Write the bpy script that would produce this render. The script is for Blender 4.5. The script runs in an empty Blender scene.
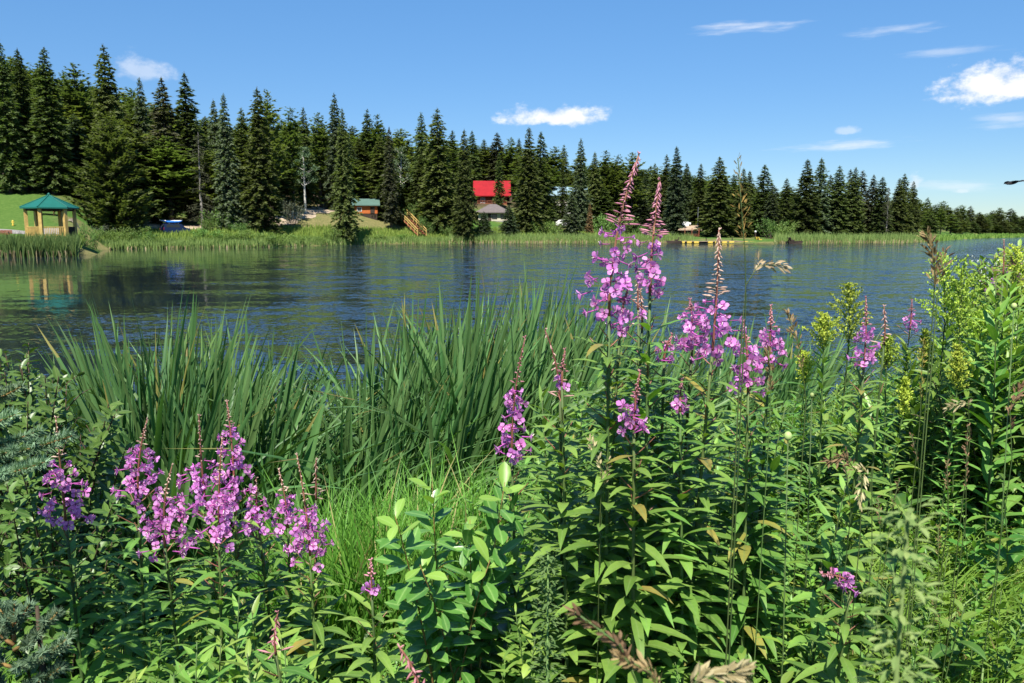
import bpy, math, random
from math import sin, cos, pi, radians as R, atan2, asin, sqrt
from mathutils import Vector, Matrix, Quaternion

scene = bpy.context.scene
COL = scene.collection

# ------------------------------------------------------------------ camera
F = 796.0; CX, CY = 512.0, 341.5; EYE = 2.2
PITCH = R(7.9)
cam_d = bpy.data.cameras.new("camera")
cam_d.sensor_width = 23.6
cam_d.lens = 23.6 * F / 1024
cam_d.clip_start = 0.05; cam_d.clip_end = 6000
cam_d.dof.use_dof = True
cam_d.dof.focus_distance = 3.0
cam_d.dof.aperture_fstop = 9.0
cam = bpy.data.objects.new("camera", cam_d)
COL.objects.link(cam)
cam.location = (0, 0, EYE)
cam.rotation_euler = (pi/2 - PITCH, 0, 0)
scene.camera = cam

# ------------------------------------------------------------------ sun and sky
SUN_AZ = R(-171)      # from +Y towards +X: the sun stands to the left, a little behind the camera
SUN_EL = R(56)
sun_dir = Vector((sin(SUN_AZ)*cos(SUN_EL), cos(SUN_AZ)*cos(SUN_EL), sin(SUN_EL)))
sun_d = bpy.data.lights.new("sun", 'SUN')
sun_d.energy = 5.0; sun_d.angle = R(0.5); sun_d.color = (1.0, 0.955, 0.88)
sun = bpy.data.objects.new("sun", sun_d); COL.objects.link(sun)
sun.rotation_euler = (-sun_dir).to_track_quat('-Z', 'Y').to_euler()
sun.location = sun_dir * 60

scene.view_settings.view_transform = 'Standard'
scene.view_settings.look = 'None'
scene.view_settings.exposure = 0.92
scene.view_settings.gamma = 1.0
scene.view_settings.use_curve_mapping = False
cy = scene.cycles
cy.max_bounces = 5; cy.diffuse_bounces = 2; cy.glossy_bounces = 2
cy.transmission_bounces = 3; cy.transparent_max_bounces = 4
cy.caustics_reflective = False; cy.caustics_refractive = False
cy.sample_clamp_indirect = 4.0
cy.use_adaptive_sampling = True; cy.adaptive_threshold = 0.01
cy.use_denoising = True

world = bpy.data.worlds.new("World"); scene.world = world
world.use_nodes = True
SKY_STRENGTH = 0.1

class N:
    """small wrapper for writing node trees"""
    def __init__(self, tree): self.t = tree
    def new(self, typ, **kw):
        n = self.t.nodes.new(typ)
        for k, v in kw.items(): setattr(n, k, v)
        return n
    def link(self, a, b): self.t.links.new(a, b)
    def setin(self, sock, v):
        if isinstance(v, bpy.types.NodeSocket): self.link(v, sock)
        else: sock.default_value = v
    def math(self, op, a, b=None, c=None, clamp=False):
        n = self.new('ShaderNodeMath', operation=op); n.use_clamp = clamp
        self.setin(n.inputs[0], a)
        if b is not None: self.setin(n.inputs[1], b)
        if c is not None: self.setin(n.inputs[2], c)
        return n.outputs[0]
    def noise(self, vec, scale, detail=3, rough=0.5, out=0):
        n = self.new('ShaderNodeTexNoise')
        if vec is not None: self.link(vec, n.inputs['Vector'])
        n.inputs['Scale'].default_value = scale
        n.inputs['Detail'].default_value = detail
        n.inputs['Roughness'].default_value = rough
        return n.outputs[out]
    def smooth(self, v, a, b, lo=0.0, hi=1.0):
        n = self.new('ShaderNodeMapRange', interpolation_type='SMOOTHSTEP')
        self.setin(n.inputs['Value'], v)
        n.inputs['From Min'].default_value = a; n.inputs['From Max'].default_value = b
        n.inputs['To Min'].default_value = lo; n.inputs['To Max'].default_value = hi
        return n.outputs[0]
    def mix(self, f, a, b, blend='MIX'):
        n = self.new('ShaderNodeMix', data_type='RGBA', blend_type=blend)
        self.setin(n.inputs[0], f); self.setin(n.inputs[6], a); self.setin(n.inputs[7], b)
        return n.outputs[2]
    def mapping(self, vec, scale=(1,1,1), rot=(0,0,0)):
        n = self.new('ShaderNodeMapping')
        self.link(vec, n.inputs['Vector'])
        n.inputs['Scale'].default_value = scale; n.inputs['Rotation'].default_value = rot
        return n.outputs[0]

def ray(px, py):
    xc = (px - CX)/F; yc = (CY - py)/F
    return Vector((xc, cos(PITCH) + yc*sin(PITCH), -sin(PITCH) + yc*cos(PITCH)))
def at(px, py, Y):
    d = ray(px, py); return Vector((0, 0, EYE)) + d*(Y/d.y)

def build_world():
    n = N(world.node_tree); world.node_tree.nodes.clear()
    out = n.new('ShaderNodeOutputWorld'); bg = n.new('ShaderNodeBackground')
    sky = n.new('ShaderNodeTexSky', sky_type='NISHITA')
    sky.sun_disc = False
    sky.sun_elevation = SUN_EL; sky.sun_rotation = SUN_AZ
    sky.altitude = 1200; sky.air_density = 1.0; sky.dust_density = 0.1; sky.ozone_density = 2.2
    tc = n.new('ShaderNodeTexCoord')
    sep = n.new('ShaderNodeSeparateXYZ'); n.link(tc.outputs['Generated'], sep.inputs[0])
    az = n.math('ARCTAN2', sep.outputs[0], sep.outputs[1])
    el = n.math('ARCSINE', sep.outputs[2])
    comb = n.new('ShaderNodeCombineXYZ'); n.link(az, comb.inputs[0]); n.link(el, comb.inputs[1])
    vec = n.mapping(comb.outputs[0], scale=(1, 1.5, 1))
    n1 = n.noise(vec, 34, 6, 0.62)
    n2 = n.noise(n.mapping(comb.outputs[0], scale=(1, 7, 1), rot=(0, 0, R(4))), 16, 5, 0.6)
    mask = None; shade = None
    #        px   py  half-w half-h  alpha  kind (1 heaped, 0 streaky)
    clouds = [(557,119, 62, 14, .95, 1), (1002,88, 60, 25, 1.0, 1), (142,72, 32, 16, .40, 1),
              (742,28, 60, 6, .60, 0), (893,30, 52, 5, .42, 0), (843,145, 66, 6, .62, 0),
              (845,132, 14, 6, .35, 1), (1010,119, 34, 8, .42, 0), (955,187, 55, 6, .40, 0),
              (945,52, 44, 5, .32, 0), (914,184, 9, 10, .6, 1), (962,191, 9, 4, .4, 1), 
              (120,-60,150,22,.4,0), (1250,60,120,40,.9,1), (-160,60,90,26,.8,1),
              (700,-90,160,14,.45,0)]
    for px, py, hw, hh, al, kind in clouds:
        d = ray(px, py).normalized()
        a0 = atan2(d.x, d.y); e0 = asin(d.z)
        du = n.math('MULTIPLY', n.math('SUBTRACT', az, a0), F/hw)
        dv = n.math('MULTIPLY', n.math('SUBTRACT', el, e0), F/hh)
        if kind:   # flat underside
            dv = n.math('MULTIPLY', dv, n.smooth(dv, -0.5, 0.1, 1.9, 1.0))
        r = n.math('SQRT', n.math('ADD', n.math('MULTIPLY', du, du), n.math('MULTIPLY', dv, dv)))
        nz = n1 if kind else n2
        v = n.math('ADD', n.math('SUBTRACT', 1.0, r), n.math('MULTIPLY', n.math('SUBTRACT', nz, 0.5), 2.2 if kind else 2.6))
        m = n.math('MULTIPLY', n.smooth(v, 0.0, 0.75 if kind else 1.3), al)
        mask = m if mask is None else n.math('MAXIMUM', mask, m)
    hs = n.new('ShaderNodeHueSaturation')
    n.link(sky.outputs[0], hs.inputs['Color']); hs.inputs['Saturation'].default_value = 1.25
    low = n.new('ShaderNodeVectorMath', operation='SCALE'); n.link(hs.outputs[0], low.inputs[0]); n.link(n.smooth(el, -0.02, 0.42, 0.52, 1.0), low.inputs['Scale'])   # clear dry mountain air: little whitening at the horizon
    cloud_b = n.math('MULTIPLY_ADD', n1, 1.8, 4.6)
    cc = n.new('ShaderNodeCombineXYZ')
    n.link(cloud_b, cc.inputs[0]); n.link(n.math('MULTIPLY', cloud_b, 1.02), cc.inputs[1]); n.link(n.math('MULTIPLY', cloud_b, 1.06), cc.inputs[2])
    blue = n.mix(1.0, low.outputs[0], n.mix(n.smooth(el, 0.0, 0.30), (.84,.97,1.13,1), (1,1,1,1)), 'MULTIPLY')
    c = n.mix(mask, blue, cc.outputs[0])
    n.link(c, bg.inputs['Color']); bg.inputs['Strength'].default_value = SKY_STRENGTH
    n.link(bg.outputs[0], out.inputs['Surface'])
build_world()

# ------------------------------------------------------------------ mesh helpers
class MB:
    """collects polygons (with a material slot, a random tint per face and a rib value per vertex) for ONE mesh"""
    def __init__(self): self.v = []; self.f = []; self.m = []; self.t = []; self.r = []
    def vert(self, p, rib=0.0):
        self.v.append((p[0], p[1], p[2])); self.r.append(rib); return len(self.v)-1
    def face(self, idx, tint=0.5, mat=0):
        self.f.append(idx); self.t.append(tint); self.m.append(mat)
    def poly(self, pts, tint=0.5, mat=0, rib=0.0):
        self.face([self.vert(p, rib) for p in pts], tint, mat)
    def build(self, name, mats, parent=None, smooth=False, loc=None):
        me = self.mesh(name, mats, smooth)
        return link(name, me, parent, loc)
    def mesh(self, name, mats, smooth=False):
        me = bpy.data.meshes.new(name)
        me.from_pydata(self.v, [], self.f)
        if not isinstance(mats, (list, tuple)): mats = [mats]
        for m in mats: me.materials.append(m)
        me.polygons.foreach_set('material_index', self.m)
        if smooth: me.polygons.foreach_set('use_smooth', [True]*len(self.f))
        a = me.attributes.new('tint', 'FLOAT', 'FACE'); a.data.foreach_set('value', self.t)
        b = me.attributes.new('rib', 'FLOAT', 'POINT'); b.data.foreach_set('value', self.r)
        me.update()
        return me

def link(name, me, parent=None, loc=None):
    o = bpy.data.objects.new(name, me); COL.objects.link(o)
    if parent is not None: o.parent = parent
    if loc is not None: o.location = loc
    return o
def tag(o, label=None, cat=None, group=None, kind=None):
    if label: o['label'] = label
    if cat: o['category'] = cat
    if group: o['group'] = group
    if kind: o['kind'] = kind
    return o
def thing(name, label, cat, loc, group=None, rz=0.0):
    o = bpy.data.objects.new(name, None); COL.objects.link(o)
    o.location = loc; o.rotation_euler = (0, 0, rz); o.empty_display_size = 0.1
    return tag(o, label, cat, group)

def box(mb, c, s, rz=0.0, tint=0.5, mat=0, rx=0.0, ry=0.0):
    m = Matrix.Rotation(rz, 3, 'Z') @ Matrix.Rotation(ry, 3, 'Y') @ Matrix.Rotation(rx, 3, 'X')
    hx, hy, hz = s[0]/2, s[1]/2, s[2]/2; c = Vector(c)
    P = [c + m @ Vector((x*hx, y*hy, z*hz)) for z in (-1, 1) for y in (-1, 1) for x in (-1, 1)]
    i = [mb.vert(p) for p in P]
    for q in ((0,2,3,1), (4,5,7,6), (0,1,5,4), (2,6,7,3), (0,4,6,2), (1,3,7,5)):
        mb.face([i[k] for k in q], tint, mat)
def hull_faces(mb, bottom, top, tint=0.5, mat=0):
    """closed prism between two polygons of equal count"""
    n = len(bottom)
    a = [mb.vert(p) for p in bottom]; b = [mb.vert(p) for p in top]
    mb.face(a[::-1], tint, mat); mb.face(b, tint, mat)
    for k in range(n): mb.face([a[k], a[(k+1) % n], b[(k+1) % n], b[k]], tint, mat)
def frame_of(d):
    d = d.normalized()
    u = d.cross(Vector((0, 0, 1)))
    if u.length < 0.05: u = d.cross(Vector((1, 0, 0)))
    u.normalize(); return d, u, u.cross(d)
def tube(mb, pts, rad, n=5, tint=0.5, mat=0, cap=True):
    rings = []
    for k, p in enumerate(pts):
        p = Vector(p)
        d = Vector(pts[min(k+1, len(pts)-1)]) - Vector(pts[max(k-1, 0)])
        _, u, w = frame_of(d)
        r = rad[k] if isinstance(rad, (list, tuple)) else rad
        rings.append([mb.vert(p + u*(r*cos(2*pi*j/n)) + w*(r*sin(2*pi*j/n))) for j in range(n)])
    for a, b in zip(rings, rings[1:]):
        for j in range(n): mb.face([a[j], a[(j+1) % n], b[(j+1) % n], b[j]], tint, mat)
    if cap: mb.face(rings[0][::-1], tint, mat); mb.face(rings[-1], tint, mat)
def ball(mb, c, r, sc=(1,1,1), nu=8, nv=6, tint=0.5, mat=0, rot=None):
    c = Vector(c); rows = []
    for j in range(nv+1):
        th = pi*j/nv; row = []
        for i in range(nu):
            v = Vector((sin(th)*cos(2*pi*i/nu)*sc[0], sin(th)*sin(2*pi*i/nu)*sc[1], cos(th)*sc[2]))*r
            if rot: v = rot @ v
            row.append(mb.vert(c+v))
        rows.append(row)
    for a, b in zip(rows, rows[1:]):
        for i in range(nu): mb.face([a[i], b[i], b[(i+1) % nu], a[(i+1) % nu]], tint, mat)

def lance(t): return max(0.0, sin(pi*t**0.75))**0.9
def obov(t): return max(0.0, sin(pi*t**1.35))**0.75
def ellip(t): return max(0.0, sin(pi*t))**0.8
def leaf(mb, p, d, nrm, L, W, droop=0.3, fold=0.25, segs=4, prof=lance, tint=0.5, mat=0, roll=0.0):
    d = d.normalized(); s = d.cross(nrm)
    if s.length < 1e-4: s = d.cross(Vector((1, 0, 0)))
    s.normalize(); n = s.cross(d)
    prev = None
    pos = Vector(p); step = L/segs; dirv = d.copy()
    for i in range(segs+1):
        t = i/segs
        if i > 0:
            dirv = (dirv + Vector((0, 0, -1))*(droop/segs)).normalized()
            pos = pos + dirv*step
        nn = s.cross(dirv)
        w = W*0.5*prof(min(max(t, 0.03), 1.0))
        if i == segs: cur = [mb.vert(pos, 1.0)]
        elif i == 0: cur = [mb.vert(pos, 1.0)]
        else:
            up = nn*(w*fold + sin(t*9+roll*7)*W*0.03*roll)
            cur = [mb.vert(pos - s*w + up, 0.0), mb.vert(pos, 1.0), mb.vert(pos + s*w + up, 0.0)]
        if prev is not None:
            if len(prev) == 1 and len(cur) == 3:
                mb.face([prev[0], cur[1], cur[0]], tint, mat); mb.face([prev[0], cur[2], cur[1]], tint, mat)
            elif len(prev) == 3 and len(cur) == 3:
                mb.face([prev[0], prev[1], cur[1], cur[0]], tint, mat); mb.face([prev[1], prev[2], cur[2], cur[1]], tint, mat)
            elif len(prev) == 3:
                mb.face([prev[0], prev[1], cur[0]], tint, mat); mb.face([prev[1], prev[2], cur[0]], tint, mat)
        prev = cur

def rvec(rng): 
    while True:
        v = Vector((rng.uniform(-1,1), rng.uniform(-1,1), rng.uniform(-1,1)))
        if 0.05 < v.length < 1: return v.normalized()
def interp(tab, x):
    if x <= tab[0][0]: return tab[0][1]
    for (x0, y0), (x1, y1) in zip(tab, tab[1:]):
        if x <= x1:
            t = (x-x0)/(x1-x0)
            if isinstance(y0, (tuple, list)): return [p+(q-p)*t for p, q in zip(y0, y1)]
            return y0+(y1-y0)*t
    return tab[-1][1]

# ------------------------------------------------------------------ materials
def mat_plain(name, col, rough=0.7, var=0.12, scale=6.0, spec=0.3, bump=0.0, bscale=30.0, metallic=0.0):
    m = bpy.data.materials.new(name); m.use_nodes = True
    n = N(m.node_tree); b = m.node_tree.nodes['Principled BSDF']
    tc = n.new('ShaderNodeTexCoord')
    nz = n.noise(tc.outputs['Object'], scale, 4, 0.6)
    k = n.smooth(nz, 0.25, 0.75, 1-var, 1+var)
    c = n.new('ShaderNodeVectorMath', operation='SCALE'); c.inputs[0].default_value = col; n.link(k, c.inputs['Scale'])
    n.link(c.outputs[0], b.inputs['Base Color'])
    b.inputs['Roughness'].default_value = rough; b.inputs['Specular IOR Level'].default_value = spec
    b.inputs['Metallic'].default_value = metallic
    if bump:
        bp = n.new('ShaderNodeBump'); bp.inputs['Strength'].default_value = bump; bp.inputs['Distance'].default_value = 0.02
        n.link(n.noise(tc.outputs['Object'], bscale, 4), bp.inputs['Height']); n.link(bp.outputs[0], b.inputs['Normal'])
    return m
def mat_leaf(name, dark, light, trans=None, rough=0.45, spec=0.4, tw=0.35, rib=0.0, ribcol=(0.2,0.26,0.1), odd=None, oddlim=0.93, objvar=0.25, spots=0.0):
    """foliage: colour differs from leaf to leaf (attribute tint) and from plant to plant"""
    m = bpy.data.materials.new(name); m.use_nodes = True
    n = N(m.node_tree); b = m.node_tree.nodes['Principled BSDF']; out = m.node_tree.nodes['Material Output']
    at_ = n.new('ShaderNodeAttribute', attribute_name='tint')
    c = n.mix(at_.outputs['Fac'], (*dark, 1), (*light, 1))
    if odd: c = n.mix(n.math('GREATER_THAN', at_.outputs['Fac'], oddlim), c, (*odd, 1))
    if rib:
        rb = n.new('ShaderNodeAttribute', attribute_name='rib')
        c = n.mix(n.math('MULTIPLY', n.math('POWER', rb.outputs['Fac'], 9.0), rib), c, (*ribcol, 1))
    if spots:   # blotches, insect marks and dust that belong to the leaf
        tc = n.new('ShaderNodeTexCoord')
        nz = n.noise(tc.outputs['Object'], 75, 4, .65)
        c = n.mix(n.math('MULTIPLY', n.smooth(nz, .28, .72), spots), c, n.mix(1.0, c, (1.3, 1.2, 1.15, 1), 'MULTIPLY'))
        nb = n.noise(tc.outputs['Object'], 160, 2, .5)
        c = n.mix(n.math('MULTIPLY', n.smooth(nb, .68, .74), .75*min(1, spots)), c, (.13, .10, .035, 1))
    oi = n.new('ShaderNodeObjectInfo')
    hs = n.new('ShaderNodeHueSaturation'); n.link(c, hs.inputs['Color'])
    n.link(n.smooth(oi.outputs['Random'], 0, 1, 1-objvar, 1+objvar), hs.inputs['Value'])
    w = n.new('ShaderNodeTexWhiteNoise', noise_dimensions='1D')
    n.link(n.math('MULTIPLY', oi.outputs['Random'], 71.3), w.inputs['W'])
    n.link(n.smooth(w.outputs['Value'], 0, 1, 0.485, 0.515), hs.inputs['Hue'])
    col = hs.outputs[0]
    n.link(col, b.inputs['Base Color'])
    b.inputs['Roughness'].default_value = rough; b.inputs['Specular IOR Level'].default_value = spec
    if tw > 0:
        tr = n.new('ShaderNodeBsdfTranslucent')
        tcol = n.mix(1.0, col, (*(trans or (1.5, 1.7, 0.7)), 1), 'MULTIPLY')
        n.link(tcol, tr.inputs['Color'])
        mx = n.new('ShaderNodeMixShader'); mx.inputs[0].default_value = tw
        n.link(b.outputs[0], mx.inputs[1]); n.link(tr.outputs[0], mx.inputs[2]); n.link(mx.outputs[0], out.inputs['Surface'])
    return m

# ================================================================== SETTING: one ground sheet and the lake
SHORE = [(-700,60),(-200,60),(0,67),(84,70),(94,92),(130,98),(250,107),(330,124),(400,138),(500,146),(690,148),(780,142),(900,150),(926,166),(945,200),(975,250),(1024,290),(1300,330),(2200,360)]
PROF_D = [-6, 0, 3, 10, 20, 40, 100, 300]
PROF = [(-400,(-.8,-.05,.5,1.0,2.1,7.2,20,42)),(70,(-.8,-.05,.5,1.1,2.1,7.0,20,42)),(130,(-.8,-.05,.7,1.7,3.2,6.0,17,40)),(250,(-.8,-.05,.8,1.9,3.4,6.2,16,38)),
        (300,(-.8,-.05,.8,2.2,5.0,8.0,17,38)),(335,(-.8,-.05,.8,2.5,5.0,7.8,17,38)),(365,(-.8,-.05,.8,2.6,5.3,7.6,17,38)),(410,(-.8,-.05,.8,2.4,4.6,7.5,16,38)),(500,(-.8,-.05,.7,2.0,4.3,8.0,14,33)),
        (600,(-.8,-.05,.6,1.3,2.6,5.0,10,28)),(690,(-.8,-.05,.5,1.0,1.4,2.6,6,20)),(850,(-.8,-.05,.4,.6,.8,1.5,3,7)),(930,(-.8,-.05,.4,.8,1.2,2,4,7)),(1300,(-.8,-.05,.4,.8,1.2,2,4,8))]
def px_of(x, y):     # column of the far-shore tables that a ground point belongs to
    return CX + F*cos(PITCH)*x/max(y, 1.0)
def x_of(px, y): return (px - CX)/(F*cos(PITCH))*y
BANK = [(-60,3.0),(-6,3.6),(-2,4.0),(0,4.6),(2,5.6),(3.2,7.2),(5,9.0),(12,11.5),(60,16)]
def sstep(t): t = min(max(t, 0.0), 1.0); return t*t*(3-2*t)
def ground_z(x, y):
    if y < 30:
        s = interp(BANK, x) - y
        if s > 0: return 0.78*sstep(s/2.6) + 0.03*sin(x*2.1+y)*sin(y*1.7)*min(1, s)
        return max(-0.9, 0.28*s)
    p = px_of(x, y); d = y - interp(SHORE, p)
    if d < -6: return -0.9 if d < -8 else -0.8
    zs = interp(PROF, p)
    z = interp(list(zip(PROF_D, zs)), d)
    if d > 8: z += 0.25*sin(x*0.31)*sin(y*0.23)*min(1, (d-8)/20)
    return z

def axis(parts):
    out = []
    for a, b, s in parts:
        k = max(1, round((b-a)/s)); out += [a+(b-a)*i/k for i in range(k)]
    return out + [parts[-1][1]]
GX = axis([(-2500,-600,400),(-600,-160,20),(-160,-12,3.2),(-12,12,0.35),(12,200,3.2),(200,600,20),(600,2500,400)])
GY = axis([(-2500,-60,400),(-60,-4,6),(-4,13,0.35),(13,30,2.5),(30,60,6),(60,200,2.2),(200,360,5),(360,700,25),(700,3000,400)])
def build_ground():
    mb = MB()
    nx = len(GX)
    for y in GY:
        for x in GX: mb.vert((x, y, ground_z(x, y)))
    for j in range(len(GY)-1):
        for i in range(nx-1):
            a = j*nx+i; mb.face([a, a+1, a+nx+1, a+nx])
    m = bpy.data.materials.new("ground_soil_and_turf"); m.use_nodes = True
    n = N(m.node_tree); b = m.node_tree.nodes['Principled BSDF']
    g = n.new('ShaderNodeNewGeometry'); P = g.outputs['Position']
    sp = n.new('ShaderNodeSeparateXYZ'); n.link(P, sp.inputs[0])
    n1 = n.noise(P, 0.11, 5, 0.6); n2 = n.noise(P, 2.5, 5, 0.7)
    turf = n.mix(n.smooth(n2, .3, .7), (.045,.10,.018,1), (.075,.15,.028,1))
    litter = n.mix(n.smooth(n2, .3, .7), (.045,.035,.02,1), (.11,.085,.045,1))
    dryg = n.mix(n.smooth(n2, .3, .7), (.10,.11,.035,1), (.21,.18,.075,1))
    bank = n.math('MULTIPLY', n.math('MULTIPLY', n.smooth(sp.outputs[0], -44, -38), n.smooth(sp.outputs[0], -10, -16)), n.smooth(sp.outputs[1], 128, 134))
    far = n.mix(n.smooth(n.math('ADD', n1, n.math('MULTIPLY', bank, .2)), .42, .6), turf, dryg)
    # lawn on the left slope is kept mown and green; needle litter lies under the forest
    lawn = n.math('MULTIPLY', n.smooth(n.math('MULTIPLY_ADD', sp.outputs[1], .565, sp.outputs[0]), 2, -2), n.smooth(sp.outputs[1], 116, 110))
    far = n.mix(n.smooth(sp.outputs[2], 6.4, 8.2), far, litter)
    far = n.mix(lawn, far, n.mix(n.smooth(n2, .3, .7), (.050,.105,.018,1), (.090,.15,.030,1)))
    near = n.mix(n.smooth(n.noise(P, 6, 5, .7), .35, .65), (.018,.016,.009,1), (.05,.055,.018,1))
    c = n.mix(n.smooth(sp.outputs[1], 30, 45), near, far)
    c = n.mix(n.smooth(sp.outputs[2], 0.05, -0.05), c, (.03,.027,.015,1))
    n.link(c, b.inputs['Base Color']); b.inputs['Roughness'].default_value = 0.95; b.inputs['Specular IOR Level'].default_value = 0.1
    bp = n.new('ShaderNodeBump'); bp.inputs['Strength'].default_value = 0.6; bp.inputs['Distance'].default_value = 0.05
    n.link(n.noise(P, 9, 5, .7), bp.inputs['Height']); n.link(bp.outputs[0], b.inputs['Normal'])
    o = mb.build('ground', m, smooth=True); tag(o, kind='structure')
build_ground()

def ribbon(name, pts, width, mat, dz=0.03, kind='structure'):
    """track laid on the ground: pts are (x, y); follows the terrain"""
    mb = MB(); P = []
    for (a, b) in zip(pts, pts[1:]):
        k = max(2, int((Vector(b)-Vector(a)).length/0.8))
        for i in range(k): P.append(Vector(a).lerp(Vector(b), i/k))
    P.append(Vector(pts[-1])); rows = []
    rr = random.Random(5)
    for i, p in enumerate(P):
        d = (P[min(i+1, len(P)-1)] - P[max(i-1, 0)]).normalized(); s = Vector((-d.y, d.x))
        w = width*0.5*(1+0.18*sin(i*0.7)+rr.uniform(-.08,.08))
        row = []
        for u in (-1, -.5, 0, .5, 1):
            q = p + s*(w*u); row.append(mb.vert((q.x, q.y, ground_z(q.x, q.y) + dz + (0.05 if abs(u) < 1 else -0.04))))
        rows.append(row)
    for a, b in zip(rows, rows[1:]):
        for k in range(4): mb.face([a[k], a[k+1], b[k+1], b[k]])
    o = mb.build(name, mat, smooth=True); tag(o, kind=kind); return o
M_dirt = mat_plain('pale_dirt', (.36,.285,.20), .95, .25, .9, .1, .5, 8)
M_asph = mat_plain('grey_path', (.24,.22,.20), .95, .12, 1.5, .1, .3, 30)
def gp(px, y): return (x_of(px, y), y)
ribbon('dirt_track', [gp(150,117), gp(205,120), gp(245,122), gp(262,125), gp(275,129), gp(300,138), gp(326,150), gp(336,165)], 4.4, M_dirt, .08)
ribbon('footpath', [gp(-120,84), gp(-40,85), gp(10,86.5), gp(40,87), gp(75,90)], 3.6, M_asph, .05)
ribbon('parking_strip', [gp(88,113), gp(125,114), gp(165,117), gp(190,121)], 3.0, M_asph, .06)
ribbon('sandy_landing', [gp(84,96), gp(96,95.5), gp(110,99.5)], 2.4, M_dirt, .05)

def build_water():
    mb = MB()
    xs = axis([(-1200,1200,60)]); ys = axis([(2.2,60,8),(60,900,40)])
    nx = len(xs)
    for y in ys:
        for x in xs: mb.vert((x, y, 0.0))
    for j in range(len(ys)-1):
        for i in range(nx-1):
            a = j*nx+i; mb.face([a, a+1, a+nx+1, a+nx])
    m = bpy.data.materials.new("lake_water"); m.use_nodes = True
    n = N(m.node_tree); b = m.node_tree.nodes['Principled BSDF']
    P = n.new('ShaderNodeNewGeometry').outputs['Position']
    sp = n.new('ShaderNodeSeparateXYZ'); n.link(P, sp.inputs[0])
    # wind: the open lake is rippled, the sheltered left bay lies calmer, in long streaks
    big = n.noise(n.mapping(P, scale=(.010,.085,1), rot=(0,0,R(-6))), 1.0, 4, .6)
    med = n.noise(n.mapping(P, scale=(.05,.4,1), rot=(0,0,R(-8))), 1.0, 3, .6)
    wind = n.math('ADD', n.math('MULTIPLY', big, .75), n.math('MULTIPLY', med, .25))
    side = n.math('MULTIPLY_ADD', sp.outputs[1], -0.42, sp.outputs[0])       # x - 0.42 y... lee of the left shore
    lee = n.smooth(n.math('ADD', sp.outputs[0], n.math('MULTIPLY', sp.outputs[1], 0.22)), -14, 10)
    k = n.smooth(n.math('ADD', wind, n.math('MULTIPLY_ADD', lee, .34, -.16)), .40, .66)
    amp = n.math('MULTIPLY_ADD', k, 1.25, .04)
    nz = n.noise(n.mapping(P, scale=(1.0,1.7,1), rot=(0,0,R(25))), 6.5, 2.5, .55, out=1)
    nz2 = n.noise(n.mapping(P, scale=(1.0,1.5,1), rot=(0,0,R(-15))), .8, 2, .5, out=1)
    def vm(op, a, bb):
        v = n.new('ShaderNodeVectorMath', operation=op); n.setin(v.inputs[0], a); n.setin(v.inputs[1], bb); return v.outputs[0]
    s1 = vm('SUBTRACT', nz, (.5,.5,.5)); s2 = vm('SUBTRACT', nz2, (.5,.5,.5))
    s = vm('ADD', s1, vm('MULTIPLY', s2, (.7,.7,0)))
    cc = n.new('ShaderNodeCombineXYZ'); n.link(amp, cc.inputs[0]); n.link(amp, cc.inputs[1])
    tilt = vm('MULTIPLY', s, cc.outputs[0])
    nv = n.new('ShaderNodeVectorMath', operation='NORMALIZE'); n.link(vm('ADD', tilt, (0,0,1)), nv.inputs[0])
    n.link(nv.outputs[0], b.inputs['Normal'])
    n.link(n.mix(n.smooth(big, .35, .65), (.009,.020,.030,1), (.014,.020,.020,1)), b.inputs['Base Color'])
    b.inputs['Roughness'].default_value = 0.04; b.inputs['IOR'].default_value = 1.333
    b.inputs['Specular IOR Level'].default_value = 0.5
    o = mb.build('lake_water', m, smooth=True); tag(o, kind='structure')
build_water()

# ================================================================== FOREST
M_bark = mat_plain('spruce_bark', (.085,.066,.05), .95, .3, 3, .1)
M_grey = mat_plain('bare_grey_wood', (.23,.21,.185), .95, .25, 2, .1)
M_aspb = mat_plain('aspen_bark', (.50,.48,.42), .9, .3, 1.2, .1)
LF = dict(rough=.75, spec=.12, tw=.34)
M_spr = mat_leaf('spruce_needles', (.054,.076,.027), (.135,.168,.056), **LF)
M_spb = mat_leaf('blue_spruce_needles', (.056,.085,.050), (.135,.170,.095), **LF)
M_pin = mat_leaf('pine_needles', (.066,.092,.030), (.150,.185,.060), **LF)
M_brn = mat_leaf('browning_needles', (.080,.062,.020), (.165,.115,.030), **LF)
M_dull = mat_leaf('thinning_grey_green_needles', (.070,.080,.045), (.155,.155,.095), **LF)
M_asp = mat_leaf('aspen_leaves', (.085,.140,.065), (.17,.235,.12), rough=.6, spec=.25, tw=.25)
M_will = mat_leaf('willow_leaves', (.080,.150,.030), (.165,.260,.060), rough=.6, spec=.25, tw=.25)
M_wilg = mat_leaf('grey_willow_leaves', (.075,.090,.055), (.150,.165,.110), rough=.6, spec=.25, tw=.2)
M_orange = mat_leaf('rusty_dead_needles', (.13,.080,.040), (.22,.145,.075), **LF)

def spray(mb, p, d, side, L, W, tint):
    """one ragged spray of needles: a pointed blade with two side points"""
    d = d.normalized(); s = side
    p0 = p; p1 = p + d*L*.38 + s*W; p2 = p + d*L*.55 + s*W*.35; p3 = p + d*L; p4 = p + d*L*.6 - s*W*.3; p5 = p + d*L*.3 - s*W
    mb.face([mb.vert(q) for q in (p0, p1, p2, p3, p4, p5)], tint)

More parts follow.
